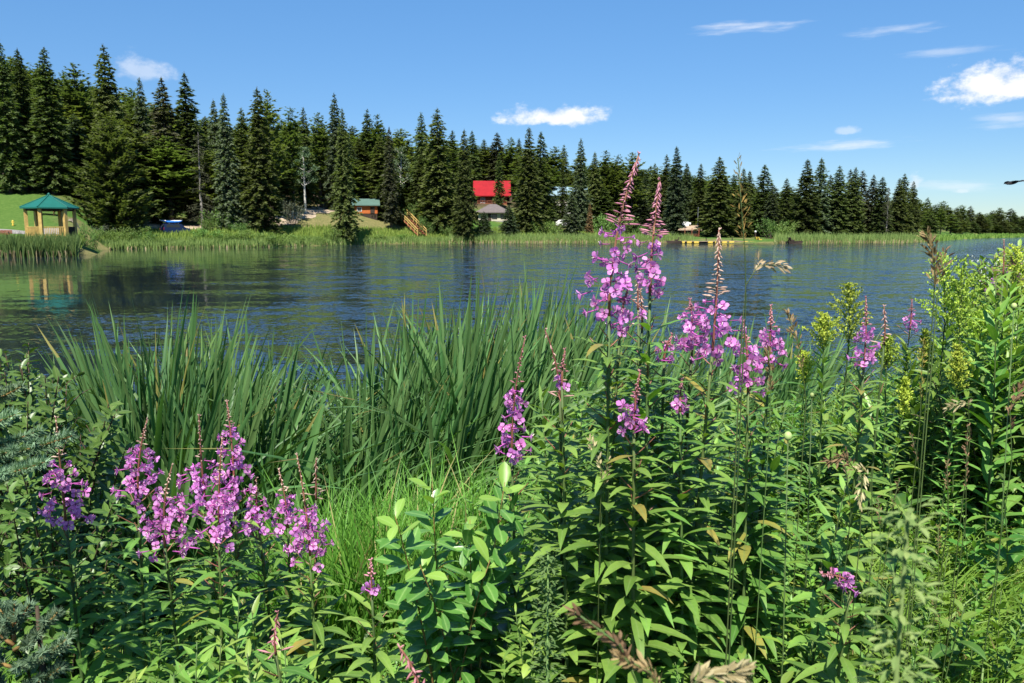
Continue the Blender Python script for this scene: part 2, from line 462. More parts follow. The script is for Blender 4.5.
def conifer_mesh(seed, H=20.0, Rb=3.2, z0=.06, power=.85, droop=.35, dens=1.0, size=.75, ragged=.25, gap=.0, pine=False, topbare=False):
    rng = random.Random(seed); mb = MB(); tk = MB()
    tube(tk, [(0,0,-.8), (0,0,H*.3), (rng.uniform(-.1,.1),0,H*.7), (0,0,H)], [H*.013+.05, H*.010, H*.005, .015], 7)
    z = H*z0; 
    while z < H*.985:
        f = z/H; prof = (1-f)**power
        if f < z0+.15: prof *= .70+.30*(f-z0)/.15
        r0 = Rb*prof*rng.uniform(1-ragged, 1+ragged*.6) + .05
        nb = max(4, int((5 + 4*prof)*dens))
        a0 = rng.uniform(0, 2*pi)
        for k in range(nb):
            if rng.random() < gap: continue
            a = a0 + 2*pi*k/nb + rng.uniform(-.35,.35)
            r = r0*rng.uniform(.62,1.18)
            ca, sa = cos(a), sin(a); dv = Vector((ca, sa, 0)); sv = Vector((-sa, ca, 0))
            zz = z + rng.uniform(-.25,.25); lift = rng.uniform(.1,.35) if f > .75 or pine else rng.uniform(-.12,.1)
            tk_end = None; n = max(2, int(r/(size*.42)))
            btint = rng.uniform(-.22,.22)
            for i in range(n+1):
                t = (i+.35)/(n+.35)
                p = dv*(r*t) + rvec(rng)*(.12*size/.6) + Vector((0,0, zz + r*(lift*t - droop*t*t + (.10*t**4 if not pine else .25*t**3))))
                for q in range((5 if t > .55 else 2) if not pine else 4):
                    ang = rng.uniform(-1.0,1.0)
                    d = dv*cos(ang) + sv*sin(ang) + Vector((0,0, rng.uniform(-.55,.15) if not pine else rng.uniform(-.2,.75)))
                    sd = (sv*cos(ang) - dv*sin(ang) + Vector((0,0,rng.uniform(-.9,.9)))).normalized()
                    S = size*rng.uniform(.65,1.25)*(1.0 if f < .78 else max(.32, 1.0-(f-.78)*3.2))
                    spray(mb, p, d, sd, S, S*.34, min(1,max(0, .42+btint+rng.uniform(-.25,.25)+.22*t)))
            if r > .8:
                tube(tk, [Vector((0,0,zz)), dv*(r*.8) + Vector((0,0,zz + r*(lift*.8 - droop*.64)))], [.02+r*.008, .01], 3, cap=False)
        z += (.40 if not pine else .62)*rng.uniform(.7,1.3)*(size/.75)*(1.0 if f < .7 else .8)
    for q in range(7):      # leader
        a = rng.uniform(0,2*pi); spray(mb, Vector((0,0,H*.975-q*.09)), Vector((cos(a)*.45,sin(a)*.45,1)), Vector((-sin(a),cos(a),0)), .5, .09, .6)
    return mb, tk
def broad_mesh(seed, H=14.0, cw=3.2, z0=.45, nclump=26, leafn=60, lsize=.35, lean=.0):
    rng = random.Random(seed); mb = MB(); tk = MB()
    top = Vector((lean*H*.2, 0, H*.93))
    tube(tk, [(0,0,-.5), (lean*H*.03,0,H*.35), (lean*H*.1,0,H*.65), top], [H*.014, H*.011, H*.007, .02], 7)
    for c in range(nclump):
        u = rng.random(); zc = H*(z0 + (1-z0)*u*.97); w = cw*(sin(pi*min(1,(u*.85+.12)))**.7)
        a = rng.uniform(0, 2*pi); rr = w*sqrt(rng.random())
        c0 = Vector((cos(a)*rr + lean*H*.15*u, sin(a)*rr, zc)); cr = rng.uniform(.55,1.15)*cw*.34
        tube(tk, [(lean*H*.08*u,0,zc-cr*1.6 if zc-cr*1.6 > H*.2 else H*.2), c0], [H*.004,.012], 4, cap=False)
        bt = rng.uniform(-.2,.2)
        for q in range(leafn):
            v = rvec(rng)*cr*rng.random()**.4; v.z *= .75
            d = rvec(rng); d.z -= .3
            spray(mb, c0+v, d, rvec(rng), lsize*rng.uniform(.7,1.3), lsize*.4, min(1,max(0,.5+bt+rng.uniform(-.3,.3))))
    return mb, tk
def shrub_mesh(seed, H=2.2, W=1.8, n=900, ls=.22, stems=9):
    rng = random.Random(seed); mb = MB(); tk = MB()
    for s in range(stems):
        a = rng.uniform(0,2*pi); rr = W*rng.uniform(.15,.95); hh = H*rng.uniform(.55,1.0)*(1-.35*(rr/W)**2)
        tip = Vector((cos(a)*rr, sin(a)*rr, hh)); base = Vector((cos(a)*rr*.15, sin(a)*rr*.15, -.15))
        mid = base.lerp(tip, .5) + Vector((0,0,hh*.15))
        tube(tk, [base, mid, tip], [.03,.02,.008], 4, cap=False)
        bt = rng.uniform(-.2,.2)
        for q in range(n//stems):
            t = .25+.75*rng.random()**.7
            c = (base*(1-t)**2 + mid*2*t*(1-t) + tip*t*t) + rvec(rng)*rng.random()**.5*H*.2
            if c.z < .02: c.z = abs(c.z)+.05
            d = rvec(rng)+Vector((0,0,.6))
            spray(mb, c, d, rvec(rng), ls*rng.uniform(.7,1.4), ls*.28, min(1,max(0,.5+bt+rng.uniform(-.3,.3))))
    return mb, tk

PROTO = {}
def reg(key, pair, mat, bark, H, W):
    PROTO[key] = (pair[0].mesh(key+'_crown', mat), pair[1].mesh(key+'_trunk', bark), H, W)
for i in range(4):
    pr = conifer_mesh(10+i, 20, 3.3, .05, .82, .42, 1.15, .62, .28)
    reg('spruce%d' % i, pr, M_spr, M_bark, 20, 7.4)
    PROTO['bspruce%d' % i] = (pr[0].mesh('blue_spruce_crown', M_spb), PROTO['spruce%d' % i][1], 20, 7.4)
for i in range(3):
    pr = conifer_mesh(30+i, 20, 2.3, .10, .80, .55, .95, .60, .38, .10)
    reg('slim%d' % i, pr, M_spr, M_bark, 20, 5.0)
    PROTO['dull%d' % i] = (pr[0].mesh('thin_crown', M_dull), PROTO['slim%d' % i][1], 20, 5.0)
    PROTO['brown%d' % i] = (pr[0].mesh('browning_crown', M_brn), PROTO['slim%d' % i][1], 20, 5.0)
for i in range(3):
    reg('pine%d' % i, conifer_mesh(50+i, 20, 2.9, .30, .55, .05, 1.0, .85, .35, .12, True), M_pin, M_bark, 20, 5.6)
reg('bushy', conifer_mesh(60, 15, 5.6, .03, .62, .22, 1.5, .78, .22, 0, True), M_pin, M_bark, 15, 10.8)
for i in range(2):
    reg('young%d' % i, conifer_mesh(70+i, 8, 2.1, .02, .9, .2, 1.3, .42, .2), M_spb, M_bark, 8, 4.0)
    reg('aspen%d' % i, broad_mesh(80+i, 14, 2.4, .45, 24, 60, .34, .2*i), M_asp, M_aspb, 14, 4.8)
for i in range(2):
    reg('farspruce%d' % i, conifer_mesh(90+i, 18, 3.0, .05, .8, .4, .8, 1.05, .3), M_spr, M_bark, 18, 5.6)
    reg('farpine%d' % i, conifer_mesh(94+i, 18, 3.0, .2, .6, .1, .8, 1.1, .35, .05, True), M_pin, M_bark, 18, 5.4)
# dead tree: trunk with bare drooping limbs and a few grey sprays
def dead_mesh(seed, H=16):
    rng = random.Random(seed); tk = MB(); mb = MB()
    tube(tk, [(0,0,-.5),(0.1,0,H*.4),(0,0,H)], [H*.013,H*.009,.02], 7)
    z = H*.12
    while z < H*.96:
        r = 2.6*(1-z/H)**.6
        for k in range(4):
            a = rng.uniform(0,2*pi); q = r*rng.uniform(.4,1.1); e = Vector((cos(a)*q, sin(a)*q, z-q*.35))
            tube(mb, [(0,0,z), e*.6+Vector((0,0,z*.4+.1)), e], [.05,.035,.012], 3, cap=False)
            for j in range(7):
                p = Vector((0,0,z)).lerp(e, rng.uniform(.35,1)); d = rvec(rng); d.z -= .4
                spray(mb, p, d, rvec(rng), .55, .05, rng.random())
        z += .42
    return mb, tk
reg('dead', dead_mesh(3), M_dull, M_grey, 16, 4.5)
reg('bush0', shrub_mesh(1), M_will, M_bark, 2.2, 3.2); reg('bush1', shrub_mesh(2), M_will, M_bark, 2.2, 3.2)
PROTO['gbush'] = (PROTO['bush0'][0].copy(), PROTO['bush0'][1], 2.2, 3.2); PROTO['gbush'][0].materials[0] = M_wilg
PROTO['rust'] = (PROTO['young0'][0].copy(), PROTO['young0'][1], 8, 4.0); PROTO['rust'][0].materials[0] = M_orange

tr = random.Random(77)
def plant_tree(key, px, top, d, wpx=None, name='spruce_tree', label=None, cat='tree', group=None, Y=None, crown='crown', trunk='trunk'):
    """a tree whose tip shows at (px, top), standing d metres behind the waterline"""
    Yv = Y if Y is not None else interp(SHORE, px) + d
    T = at(px, top, Yv); zg = ground_z(T.x, T.y); H = T.z - zg
    cm, tm, H0, W0 = PROTO[key]
    s = H/H0; w = (wpx*Yv/F)/W0 if wpx else s*tr.uniform(.92,1.12)
    o = thing(name, label, cat, (T.x, T.y, zg), group, tr.uniform(0, 2*pi))
    c = link(crown, cm, o); t = link(trunk, tm, o)
    c.scale = (w, w, s); t.scale = (w, w, s)
    return o
SP = 'spruce_tree'
# tip x, tip y, metres behind the shore, crown width in px, mesh, kind name, label
front = [
 (-2,38,42,50,'spruce0',SP,'tall dark spruce cut by the left edge of the photo above the mown lawn'),
 (17,47,46,46,'spruce1',SP,'tall dark spruce just right of the one cut by the left edge'),
 (43,47,43,58,'spruce2',SP,'broad tall dark spruce behind the pale green roof of the gazebo'),
 (73,62,58,46,'pine0','pine_tree','tall yellowish pine left of the highest peaked tree above the gazebo'),
 (103,43,28,62,'spruce3',SP,'highest peaked spruce of the left forest, behind the bushy pine'),
 (106,117,13,84,'bushy','pine_tree','broad bushy yellow-green pine with rounded top, right of the gazebo'),
 (51,154,44,36,'young0',SP,'small blue-green spruce at the lawn edge behind the gazebo roof'),
 (139,77,33,38,'bspruce0',SP,'spruce between the peaked giant and the tall trees above the blue van'),
 (161,76,22,50,'dull0',SP,'grey-green spruce with thinning top rising left of the blue van'),
 (184,71,23,48,'slim0',SP,'slim dark spruce with sharp tip rising directly above the blue van'),
 (198,132,15,36,'dead','dead_tree','grey dead spruce with bare drooping limbs right of the blue van'),
 (213,98,30,34,'bspruce1',SP,'bluish spruce half hidden behind the slender one left of the dirt track'),
 (223,93,13,40,'bspruce2',SP,'slender bluish spruce with clear tip between dead tree and broad dark spruce'),
 (241,107,24,36,'slim1',SP,'narrow spruce tucked against the left side of the broad dark twin-tipped spruces'),
 (257,86,11,54,'spruce1',SP,'broad dark spruce beside the start of the dirt track, left of its twin'),
 (267,90,20,38,'pine1','pine_tree','yellow-green pine joined to the broad dark spruce beside the dirt track'),
 (290,106,26,34,'pine2','pine_tree','round-topped pine above the upper end of the dirt track'),
 (303,107,31,34,'spruce0',SP,'dark spruce right of the round-topped pine above the dirt track'),
 (303,146,22,30,'aspen0','aspen_tree','pale leaning aspen with white trunk beside the dirt track'),
 (318,112,34,32,'pine0','pine_tree','yellowish pine behind the red shed at the top of the dirt track'),
 (334,92,30,34,'bspruce3',SP,'very tall narrow bluish spruce standing out over the centre-left skyline'),
 (342,108,3,36,'spruce2',SP,'large dark spruce at the shore between dirt track and green-roofed cabin'),
 (367,108,36,36,'spruce3',SP,'dark spruce rising straight behind the green-roofed cabin'),
 (377,114,34,30,'pine1','pine_tree','pine right of the spruce that rises behind the green-roofed cabin'),
 (389,126,10,23,'dull1',SP,'grey-brown thinning spruce in front of the bank right of the green-roofed cabin'),
 (399,146,18,24,'aspen1','aspen_tree','tall aspen with bare white trunk above the wooden stairs'),
 (421,112,21,38,'spruce0',SP,'dark spruce directly above the yellow-railed stairs'),
 (437,107,9,54,'spruce3',SP,'largest dark spruce right of the yellow-railed stairs'),
 (452,130,18,36,'slim2',SP,'spruce between the largest one by the stairs and the one at the waterline'),
 (464,128,1.5,34,'spruce1',SP,'dark spruce growing at the waterline left of the red-roofed lodge'),
 (472,130,56,26,'slim0',SP,'narrow spruce tip just right of the spruce at the waterline'),
 (484,139,62,30,'spruce2',SP,'spruce rising behind the left end of the red lodge roof'),
 (497,132,60,32,'dull1',SP,'thin olive spruce rising behind the middle of the red lodge roof'),
 (511,137,58,28,'pine2','pine_tree','yellow-green pine rising behind the right end of the red lodge roof'),
 (519,138,60,26,'spruce0',SP,'spruce tip between the yellow-green pine and the tall spruce right of the lodge'),
 (529,127,9,42,'spruce2',SP,'tall dark spruce at the shore just right of the brown-roofed house'),
 (541,131,14,34,'slim1',SP,'narrow tall spruce right of the tall dark one by the brown-roofed house'),
 (499,152,34,15,'slim1',SP,'thin spruce standing in front of the red lodge roof'),
 (509,205,4,22,'young1',SP,'small conical spruce on the grass in front of the brown-roofed house'),
 (484,212,4,22,'young0',SP,'small blue-green spruce before the left corner of the brown-roofed house'),
 (563,162,22,16,'slim2',SP,'thin spruce standing in front of the pale blue roof'),
 (572,193,5,24,'young1',SP,'small conical spruce in front of the pale blue-roofed building'),
 (590,203,9,9,'rust','dead_tree','small rusty orange dead conifer right of the pale blue-roofed building'),
 (555,146,46,30,'pine0','pine_tree','pine rising behind the left part of the pale blue roof'),
 (564,144,50,26,'spruce3',SP,'spruce rising behind the right part of the pale blue roof'),
 (581,138,14,30,'bspruce0',SP,'tall spruce in front of the right end of the pale blue roof'),
 (595,151,22,28,'spruce1',SP,'spruce left of the large curved pink flower spike'),
 (606,150,26,28,'pine1','pine_tree','round-topped pine left of the curved pink flower spike, next to its tip'),
 (618,154,24,26,'pine2','pine_tree','pine hidden in part by the curved pink flower spike'),
 (633,152,18,34,'pine0','pine_tree','tall pine right behind the curved pink flower spike'),
 (655,163,22,28,'spruce0',SP,'spruce behind the upright second flower spike'),
 (667,154,20,26,'slim2',SP,'slim spruce right of the upright second flower spike'),
 (677,146,15,34,'bspruce2',SP,'tallest narrow spruce above the beige-roofed boat house'),
 (687,162,22,28,'bspruce1',SP,'bluish spruce right behind the beige-roofed boat house'),
 (701,163,20,26,'slim0',SP,'thin spruce with sharp tip right of the boat house roof'),
 (720,156,13,48,'spruce3',SP,'large dark full spruce on the lawn right of the boat house'),
 (734,174,20,28,'spruce2',SP,'spruce behind the right flank of the full spruce by the boat house'),
 (744,168,14,30,'spruce2',SP,'dark spruce above the yellow pedal boat'),
 (750,170,22,28,'spruce1',SP,'spruce just right of the one above the pedal boat'),
 (765,164,18,34,'slim1',SP,'slim spruce with sharp tip above the right end of the dock'),
 (773,188,16,28,'bspruce3',SP,'bluish spruce right of the slim one above the end of the dock'),
 (787,178,15,30,'spruce0',SP,'spruce at the left end of the open meadow shore'),
 (808,159,9,44,'spruce2',SP,'broad tall spruce at the left of the tall cluster on the reedy point'),
 (822,157,11,36,'bspruce1',SP,'sharp-tipped tallest spruce of the cluster on the reedy point'),
 (831,174,16,30,'spruce1',SP,'shorter spruce between the sharp tallest one and the next tall pair'),
 (840,165,10,36,'spruce3',SP,'full spruce in the middle of the cluster on the reedy point'),
 (851,169,14,28,'slim2',SP,'slim left one of the dark pair on the reedy point'),
 (856,167,9,32,'spruce0',SP,'dark right one of the pair on the reedy point'),
 (863,170,12,30,'dull2',SP,'grey-green spruce right of the dark pair on the reedy point'),
 (874,174,10,26,'dull0',SP,'thin greyish spruce with drooping limbs on the reedy point'),
 (883,176,8,32,'spruce1',SP,'dark spruce beside the bare grey tree on the reedy point'),
 (889,186,6,16,'dead','dead_tree','bare grey dead tree on the reedy point'),
 (900,178,9,30,'spruce2',SP,'left one of the last dark spruces on the reedy point'),
 (905,173,8,32,'spruce3',SP,'tall right one of the last dark spruces on the reedy point'),
 (914,181,6,24,'spruce0',SP,'outermost pointed spruce at the tip of the reedy point'),
]
for px, top, d, w, key, nm, lab in front:
    plant_tree(key, px, top, d, w, nm, lab)
# forest behind the front trees: dense, each its own tree
SKY = [(-140,45),(0,46),(40,56),(66,66),(90,72),(118,80),(150,92),(200,104),(235,110),(262,108),(290,112),(330,118),(400,122),(450,132),(500,142),(560,150),(640,158),(700,168),(760,176),(800,186),(905,190),(925,196),(960,203),(1000,209),(1030,212),(1180,216)]
def zone(px):
    if px < 90: return 'dark conifer in the dense forest on the slope above the lawn and gazebo', 'conifers above the lawn'
    if px < 240: return 'dark conifer packed in the forest behind the blue van', 'conifers behind the van'
    if px < 470: return 'conifer packed in the forest above the dirt track, cabin and stairs', 'conifers above the cabin'
    if px < 660: return 'conifer packed in the forest behind the red-roofed lodge and its neighbours', 'conifers behind the lodge'
    return 'conifer packed in the forest behind the boat house and dock', 'conifers behind the boat house'
px = -70.0
while px < 905:
    for row, (dd, dt) in enumerate(((22, 26), (32, 12), (48, 2), (72, 5))):
        if (row <= 1 and (470 < px < 520 or 545 < px < 582 or 290 < px < 330)) or (row == 0 and (px > 660 or 350 < px < 385 or tr.random() < .3)): continue
        d = dd + tr.uniform(-7, 9); q = px + tr.uniform(-6, 6)
        if q < 75 and row <= 1: d += 30
        if 463 < q < 525: d = max(d, 64)
        if q < 150: d = max(d, 114 + row*14 + tr.uniform(-4, 6) - interp(SHORE, q))
        if 280 < q < 345: d += 12
        top = interp(SKY, q) + dt + tr.uniform(0, 20)
        key = tr.choice(['spruce0','spruce1','spruce2','spruce3','slim0','slim1','slim2','bspruce0','bspruce3','pine0','pine1','pine2','pine0','pine1','pine2','pine0'])
        lab, grp = zone(q)
        plant_tree(key, q, top, d, tr.uniform(34, 56)*(1.15 if q < 240 else 1.0 if q < 640 else .85), 'pine_tree' if 'pine' in key else SP, lab, 'tree', grp)
    px += 14.0 if px < 500 else 13.0
for x0, x1, st in ((-40,380,13.0),(380,640,8.5),(640,905,7.5)):      # pines on the ridge behind
    px = x0
    while px < x1:
        q = px+tr.uniform(-3,3); d = tr.uniform(58,92)
        if q < 150: d = max(d, 150-interp(SHORE, q))
        lab, grp = zone(q)
        plant_tree(tr.choice(['pine0','pine1','pine2']), q, interp(SKY, q)+(5 if x0 < 640 else 3)+tr.uniform(0,17), d, tr.uniform(24,36), 'pine_tree', lab, 'tree', grp); px += st
# wooded far shore to the right of the point
px = 912.0
while px < 1060:
    for row, (dd, dt) in enumerate(((9, 10), (22, 4), (40, 1))):
        if px < 925 and row == 0: continue
        q = px + tr.uniform(-3, 3); top = interp(SKY, q) + dt + tr.uniform(-3, 8)
        key = tr.choice(['farspruce0','farspruce1','farspruce0','farpine0','farpine1'])
        plant_tree(key, q, top, 0, tr.uniform(13, 19), 'pine_tree' if 'pine' in key else SP,
                   'small-looking dark conifer in the unbroken wood on the far shore beyond the point', 'tree', 'conifers on the far right shore',
                   Y=interp(SHORE, max(q, 936)) + dd + tr.uniform(-4, 4))
    px += 7.5
# willows and bushes along the far shore
bushes = [(100,224,9,26,'gbush','grey-green willow bush right of the gazebo'),(94,227,3,24,'bush1','willow bush on the corner of the shore right of the gazebo railing'),(109,229,4,26,'bush0','willow bush between the gazebo and the sandy landing'),(124,226,5,30,'bush1','rounded willow bush at the shore left of the van'),(146,230,3,26,'bush0','shore bush just left of the van'),(205,227,4,32,'bush0','shore bush below the grey dead tree'),(240,229,3,32,'bush1','shore bush below the spruce beside the track'),(276,231,2.5,30,'bush0','shore bush below the lower track'),(298,234,2,26,'bush1','low shore bush below the litter bin'),(316,235,2,24,'bush0','low shore bush below the white notice'),(350,233,3,26,'bush0','shore bush at the foot of the large shore spruce'),(375,234,3,28,'bush1','shore bush below the log cabin'),(402,234,3,26,'bush0','shore bush left of the foot of the stairs'),(118,230,5,30,'bush0','low willow bush on the shore by the sandy landing'),
 (140,226,8,28,'bush1','green willow bush left of the blue van'),(135,218,14,26,'gbush','grey leafless-looking bush under the bushy pine'),
 (158,237,3,30,'bush0','low willow bush on the shore in front of the blue van'),(196,236,3,30,'bush1','low willow bush on the shore right of the blue van'),
 (221,206,13,34,'bush0','bright green rounded bush between van and dirt track'),(208,218,10,26,'bush1','green bush left of the bright rounded bush'),
 (247,214,12,18,'gbush','greyish rounded bush beside the dirt track'),(238,222,9,26,'bush1','green bush at the lower end of the dirt track'),
 (225,232,4,34,'bush0','low shore bush below the bright rounded bush'),(262,233,3,30,'bush1','low shore bush below the dirt track'),
 (332,228,1.5,22,'bush1','dense dark green bush at the waterline beside the signs'),(409,200,12,22,'bush0','bright green bush above the wooden stairs'),
 (291,197,16,26,'gbush','pale bush beside the leaning aspen'),(540,217,8,26,'bush0','green bush right of the brown-roofed house'),
 (556,221,6,24,'bush1','green bush left of the parked white car'),(604,212,10,26,'bush0','green bush right of the rusty dead conifer'),
 (625,214,9,30,'bush1','green bush behind the large pink fireweed'),(645,224,6,26,'bush0','green bush left of the boat house'),
 (425,216,6,20,'bush1','green bush right of the lower stairs'),(772,216,10,30,'bush0','light green bush above the right end of the dock'),
 (788,221,8,28,'bush1','light green bush at the left end of the meadow shore'),(915,231,6,18,'bush0','small bush under the outermost spruce of the point'),
 (448,224,5,20,'bush1','green bush left of the spruce at the waterline'),(86,221,12,18,'bush1','small green bush behind the right side of the gazebo')]
for px, top, d, w, key, lab in bushes:
    plant_tree(key, px, top, d, w, 'willow_bush', lab, 'bush', None, crown='foliage', trunk='stems')

# reeds, sedge and tall grass along the far shore: uncountable
def far_grass(name, lab, spans, n, hmin, hmax, mats, seed, wid=.10):
    rng = random.Random(seed); mb = MB()
    tot = sum(s[1]-s[0] for s in spans)
    for s0, s1, d0, d1, hk in spans:
        for _ in range(int(n*(s1-s0)/tot)):
            p = rng.uniform(s0, s1); Y = interp(SHORE, p) + rng.uniform(d0, d1); x = x_of(p, Y)
            z = ground_z(x, Y); h = rng.uniform(hmin, hmax)*hk
            a = rng.uniform(0, pi); w = wid*rng.uniform(.7,1.4); s = Vector((cos(a)*w, sin(a)*w, 0)); l = Vector((rng.gauss(0,.15), rng.gauss(0,.15), 0))*h
            b = Vector((x, Y, z-.05))
            dry = 1 if rng.random() < .42 else 0
            t = rng.random()
            if dry and h > hmin*1.1: # straw base, green above
                m_ = b + Vector((0,0,h*.4)) + l*.3
                mb.face([mb.vert(b-s), mb.vert(b+s), mb.vert(m_+s*.8), mb.vert(m_-s*.8)], t, 1)
                mb.face([mb.vert(m_-s*.8), mb.vert(m_+s*.8), mb.vert(b+l+Vector((0,0,h)))], t, 0)
            else:
                mb.face([mb.vert(b-s), mb.vert(b+s), mb.vert(b+l*.4+s*.7+Vector((0,0,h*.55))), mb.vert(b+l+Vector((0,0,h))), mb.vert(b+l*.4-s*.7+Vector((0,0,h*.55)))], t, 0)
    o = mb.build(name, mats); tag(o, lab, None, None, 'stuff')
M_reed = mat_leaf('reed_green', (.090,.165,.042), (.190,.270,.085), rough=.7, spec=.15, tw=.25)
M_reedd = mat_leaf('reed_straw', (.25,.20,.10), (.42,.36,.20), rough=.8, spec=.1, tw=.2)
M_sedge = mat_leaf('sedge_green', (.095,.170,.030), (.200,.285,.060), rough=.7, spec=.15, tw=.25)
far_grass('reeds', 'tall green reed bed with straw coloured bases in front of the gazebo', [(-60,86,-.6,3.0,1.0)], 3800, 1.3, 1.95, [M_reed, M_reedd], 1, .05)
far_grass('reeds', 'band of reeds with pale straw stems along the far waterline', [(95,335,-.3,2.2,.8),(335,450,-.3,2.0,.8),(450,690,-.6,3.2,1.15),(770,926,-.8,4.5,1.25)], 15000, .9, 1.5, [M_reed, M_reedd], 2, .06)
far_grass('tall_grass', 'unmown green grass covering the far bank behind the reeds', [(84,335,1.5,11,1.0),(335,450,1.5,10,.8),(450,668,2.5,11,1.0),(780,926,3,10,1.0)], 22000, .5, 1.1, [M_sedge, M_sedge], 3, .10)
far_grass('tall_grass', 'green grass fringe on the far right shore beyond the point', [(928,1080,-1,7,1.0)], 2500, .6, 1.2, [M_sedge, M_sedge], 4, .2)

# ================================================================== THINGS ON THE FAR SHORE
M_green = mat_plain('green_metal_roof', (.008,.105,.078), .5, .08, 1.5, .4)
M_yel = mat_plain('yellow_stained_timber', (.44,.30,.095), .7, .2, 2.5, .25)
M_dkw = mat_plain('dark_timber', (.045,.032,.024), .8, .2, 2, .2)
M_brown = mat_plain('red_brown_timber', (.20,.065,.035), .75, .2, 2, .2)
M_white = mat_plain('white_paint', (.72,.72,.70), .6, .06, 2, .3)
M_red = mat_plain('red_metal_roof', (.27,.010,.015), .7, .12, .8, .2)
M_org = mat_plain('orange_log_wall', (.42,.115,.030), .7, .18, 2, .2)
M_grn2 = mat_plain('grey_green_roof', (.075,.135,.11), .65, .08, 1, .3)
M_gbr = mat_plain('grey_brown_shingles', (.135,.115,.112), .9, .15, 3, .1)
M_beige = mat_plain('beige_roof', (.32,.24,.165), .85, .1, 2, .15)
M_pblue = mat_plain('pale_blue_roof', (.21,.31,.36), .6, .12, 1, .3)
M_glass = mat_plain('dark_window_glass', (.02,.025,.03), .08, .05, 1, .5)
M_cream = mat_plain('cream_wall', (.50,.45,.36), .8, .1, 1.5, .2)
M_conc = mat_plain('concrete', (.35,.34,.32), .9, .12, 2, .15)
M_blue = mat_plain('dark_blue_car_paint', (.008,.018,.065), .3, .05, 1, .5)
M_kay = mat_plain('bright_blue_plastic', (.02,.17,.62), .35, .05, 1, .4)
M_rub = mat_plain('black_rubber', (.015,.015,.016), .85, .1, 3, .2)
M_steel = mat_plain('grey_steel', (.35,.36,.37), .4, .1, 2, .5, metallic=.7)
M_yelp = mat_plain('yellow_plastic', (.66,.47,.07), .5, .05, 1, .4)

def part(name, mat, parent, fn, smooth=False):
    mb = MB(); fn(mb); return mb.build(name, mat, parent, smooth)
def face_cam(x, y): return -atan2(x, y)

def gazebo():
    Y = 78.0; p = at(52, 236, Y); z = ground_z(p.x, p.y)
    o = thing('gazebo', 'six-sided open gazebo with green metal roof and yellow posts on the left shore', 'gazebo', (p.x, Y, z), None, face_cam(p.x, Y)+R(6))
    zt = at(52, 195, Y).z - z; ze = at(52, 207.6, Y).z - z; zf = at(52, 237, Y).z - z; Rr = 25.6*Y/F; Rp = 21*Y/F
    ang = [R(60*k) for k in range(6)]
    def roof(mb):
        a = mb.vert((0,0,zt)); e = [mb.vert((cos(t)*Rr, sin(t)*Rr, ze)) for t in ang]; a2 = mb.vert((0,0,zt-.14)); e2 = [mb.vert((cos(t)*Rr, sin(t)*Rr, ze-.13)) for t in ang]
        for k in range(6):
            mb.face([e[k], e[(k+1)%6], a]); mb.face([e2[(k+1)%6], e2[k], a2]); mb.face([e[(k+1)%6], e[k], e2[k], e2[(k+1)%6]])
    rf = part('roof', M_green, o, roof)
    def ridge(mb):
        for t in ang: tube(mb, [(0,0,zt+.02), (cos(t)*Rr, sin(t)*Rr, ze+.02)], .06, 5)
    part('ridge_cap', M_green, rf, ridge)
    part('finial', M_green, rf, lambda mb: ball(mb, (0,0,zt+.08), .13))
    for k, t in enumerate(ang):
        part('post', M_yel, o, lambda mb: box(mb, (cos(t)*Rp, sin(t)*Rp, (ze-.1)/2), (.30,.30,ze-.1), t))
        t2 = ang[(k+1)%6]; A = Vector((cos(t)*Rp, sin(t)*Rp, 0)); B = Vector((cos(t2)*Rp, sin(t2)*Rp, 0)); mid = (A+B)/2; L = (B-A).length-.24; rz = atan2((B-A).y, (B-A).x)
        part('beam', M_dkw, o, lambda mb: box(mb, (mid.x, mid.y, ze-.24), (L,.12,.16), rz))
        if k == 1: continue     # entrance at the back
        def rail(mb):
            box(mb, (mid.x, mid.y, zf+.95), (L,.09,.08), rz); box(mb, (mid.x, mid.y, zf+.14), (L,.07,.07), rz)
            nb = 13
            for q in range(nb):
                u = A.lerp(B, .08+.84*q/(nb-1)); box(mb, (u.x, u.y, zf+.54), (.07,.05,.74), rz)
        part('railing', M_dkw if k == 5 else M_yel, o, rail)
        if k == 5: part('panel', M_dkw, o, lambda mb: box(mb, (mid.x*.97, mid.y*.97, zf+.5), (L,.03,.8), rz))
    part('floor', M_yel, o, lambda mb: hull_faces(mb, [(cos(t)*Rp*1.06, sin(t)*Rp*1.06, zf-.2) for t in ang], [(cos(t)*Rp*1.06, sin(t)*Rp*1.06, zf) for t in ang]))
    part('pier', M_conc, o, lambda mb: hull_faces(mb, [(cos(t)*Rp*.8, sin(t)*Rp*.8, -.9) for t in ang], [(cos(t)*Rp*.8, sin(t)*Rp*.8, zf-.2) for t in ang]))
gazebo()

def picnic_table(px, Y, lab, sc=1.0, rz=0.4, mat=None):
    x = x_of(px, Y); z = ground_z(x, Y); mat = mat or M_brown
    o = thing('picnic_table', lab, 'picnic table', (x, Y, z), None, rz)
    part('tabletop', mat, o, lambda mb: [box(mb, (0, (k-2)*.16, .74), (1.9,.145,.05)) for k in range(5)])
    for s in (-1, 1):
        part('bench', mat, o, lambda mb: box(mb, (0, s*.72, .44), (1.9,.27,.05)))
        def lg(mb):
            for q in (-1, 1): box(mb, (s*.68, q*.42, .37), (.07,.09,.86), 0, rx=q*R(28))
            box(mb, (s*.72, 0, .40), (.05,1.6,.09)); box(mb, (s*.72, 0, .69), (.05,.75,.06))
        part('trestle', mat, o, lg)
picnic_table(58, 98, 'red-brown picnic table on the lawn seen through the gazebo')
picnic_table(727, 162, 'dark picnic table on the grass between boat house and pedal boat', mat=M_dkw)
picnic_table(707, 163, 'dark picnic table on the grass right beside the boat house', mat=M_dkw, rz=.1)

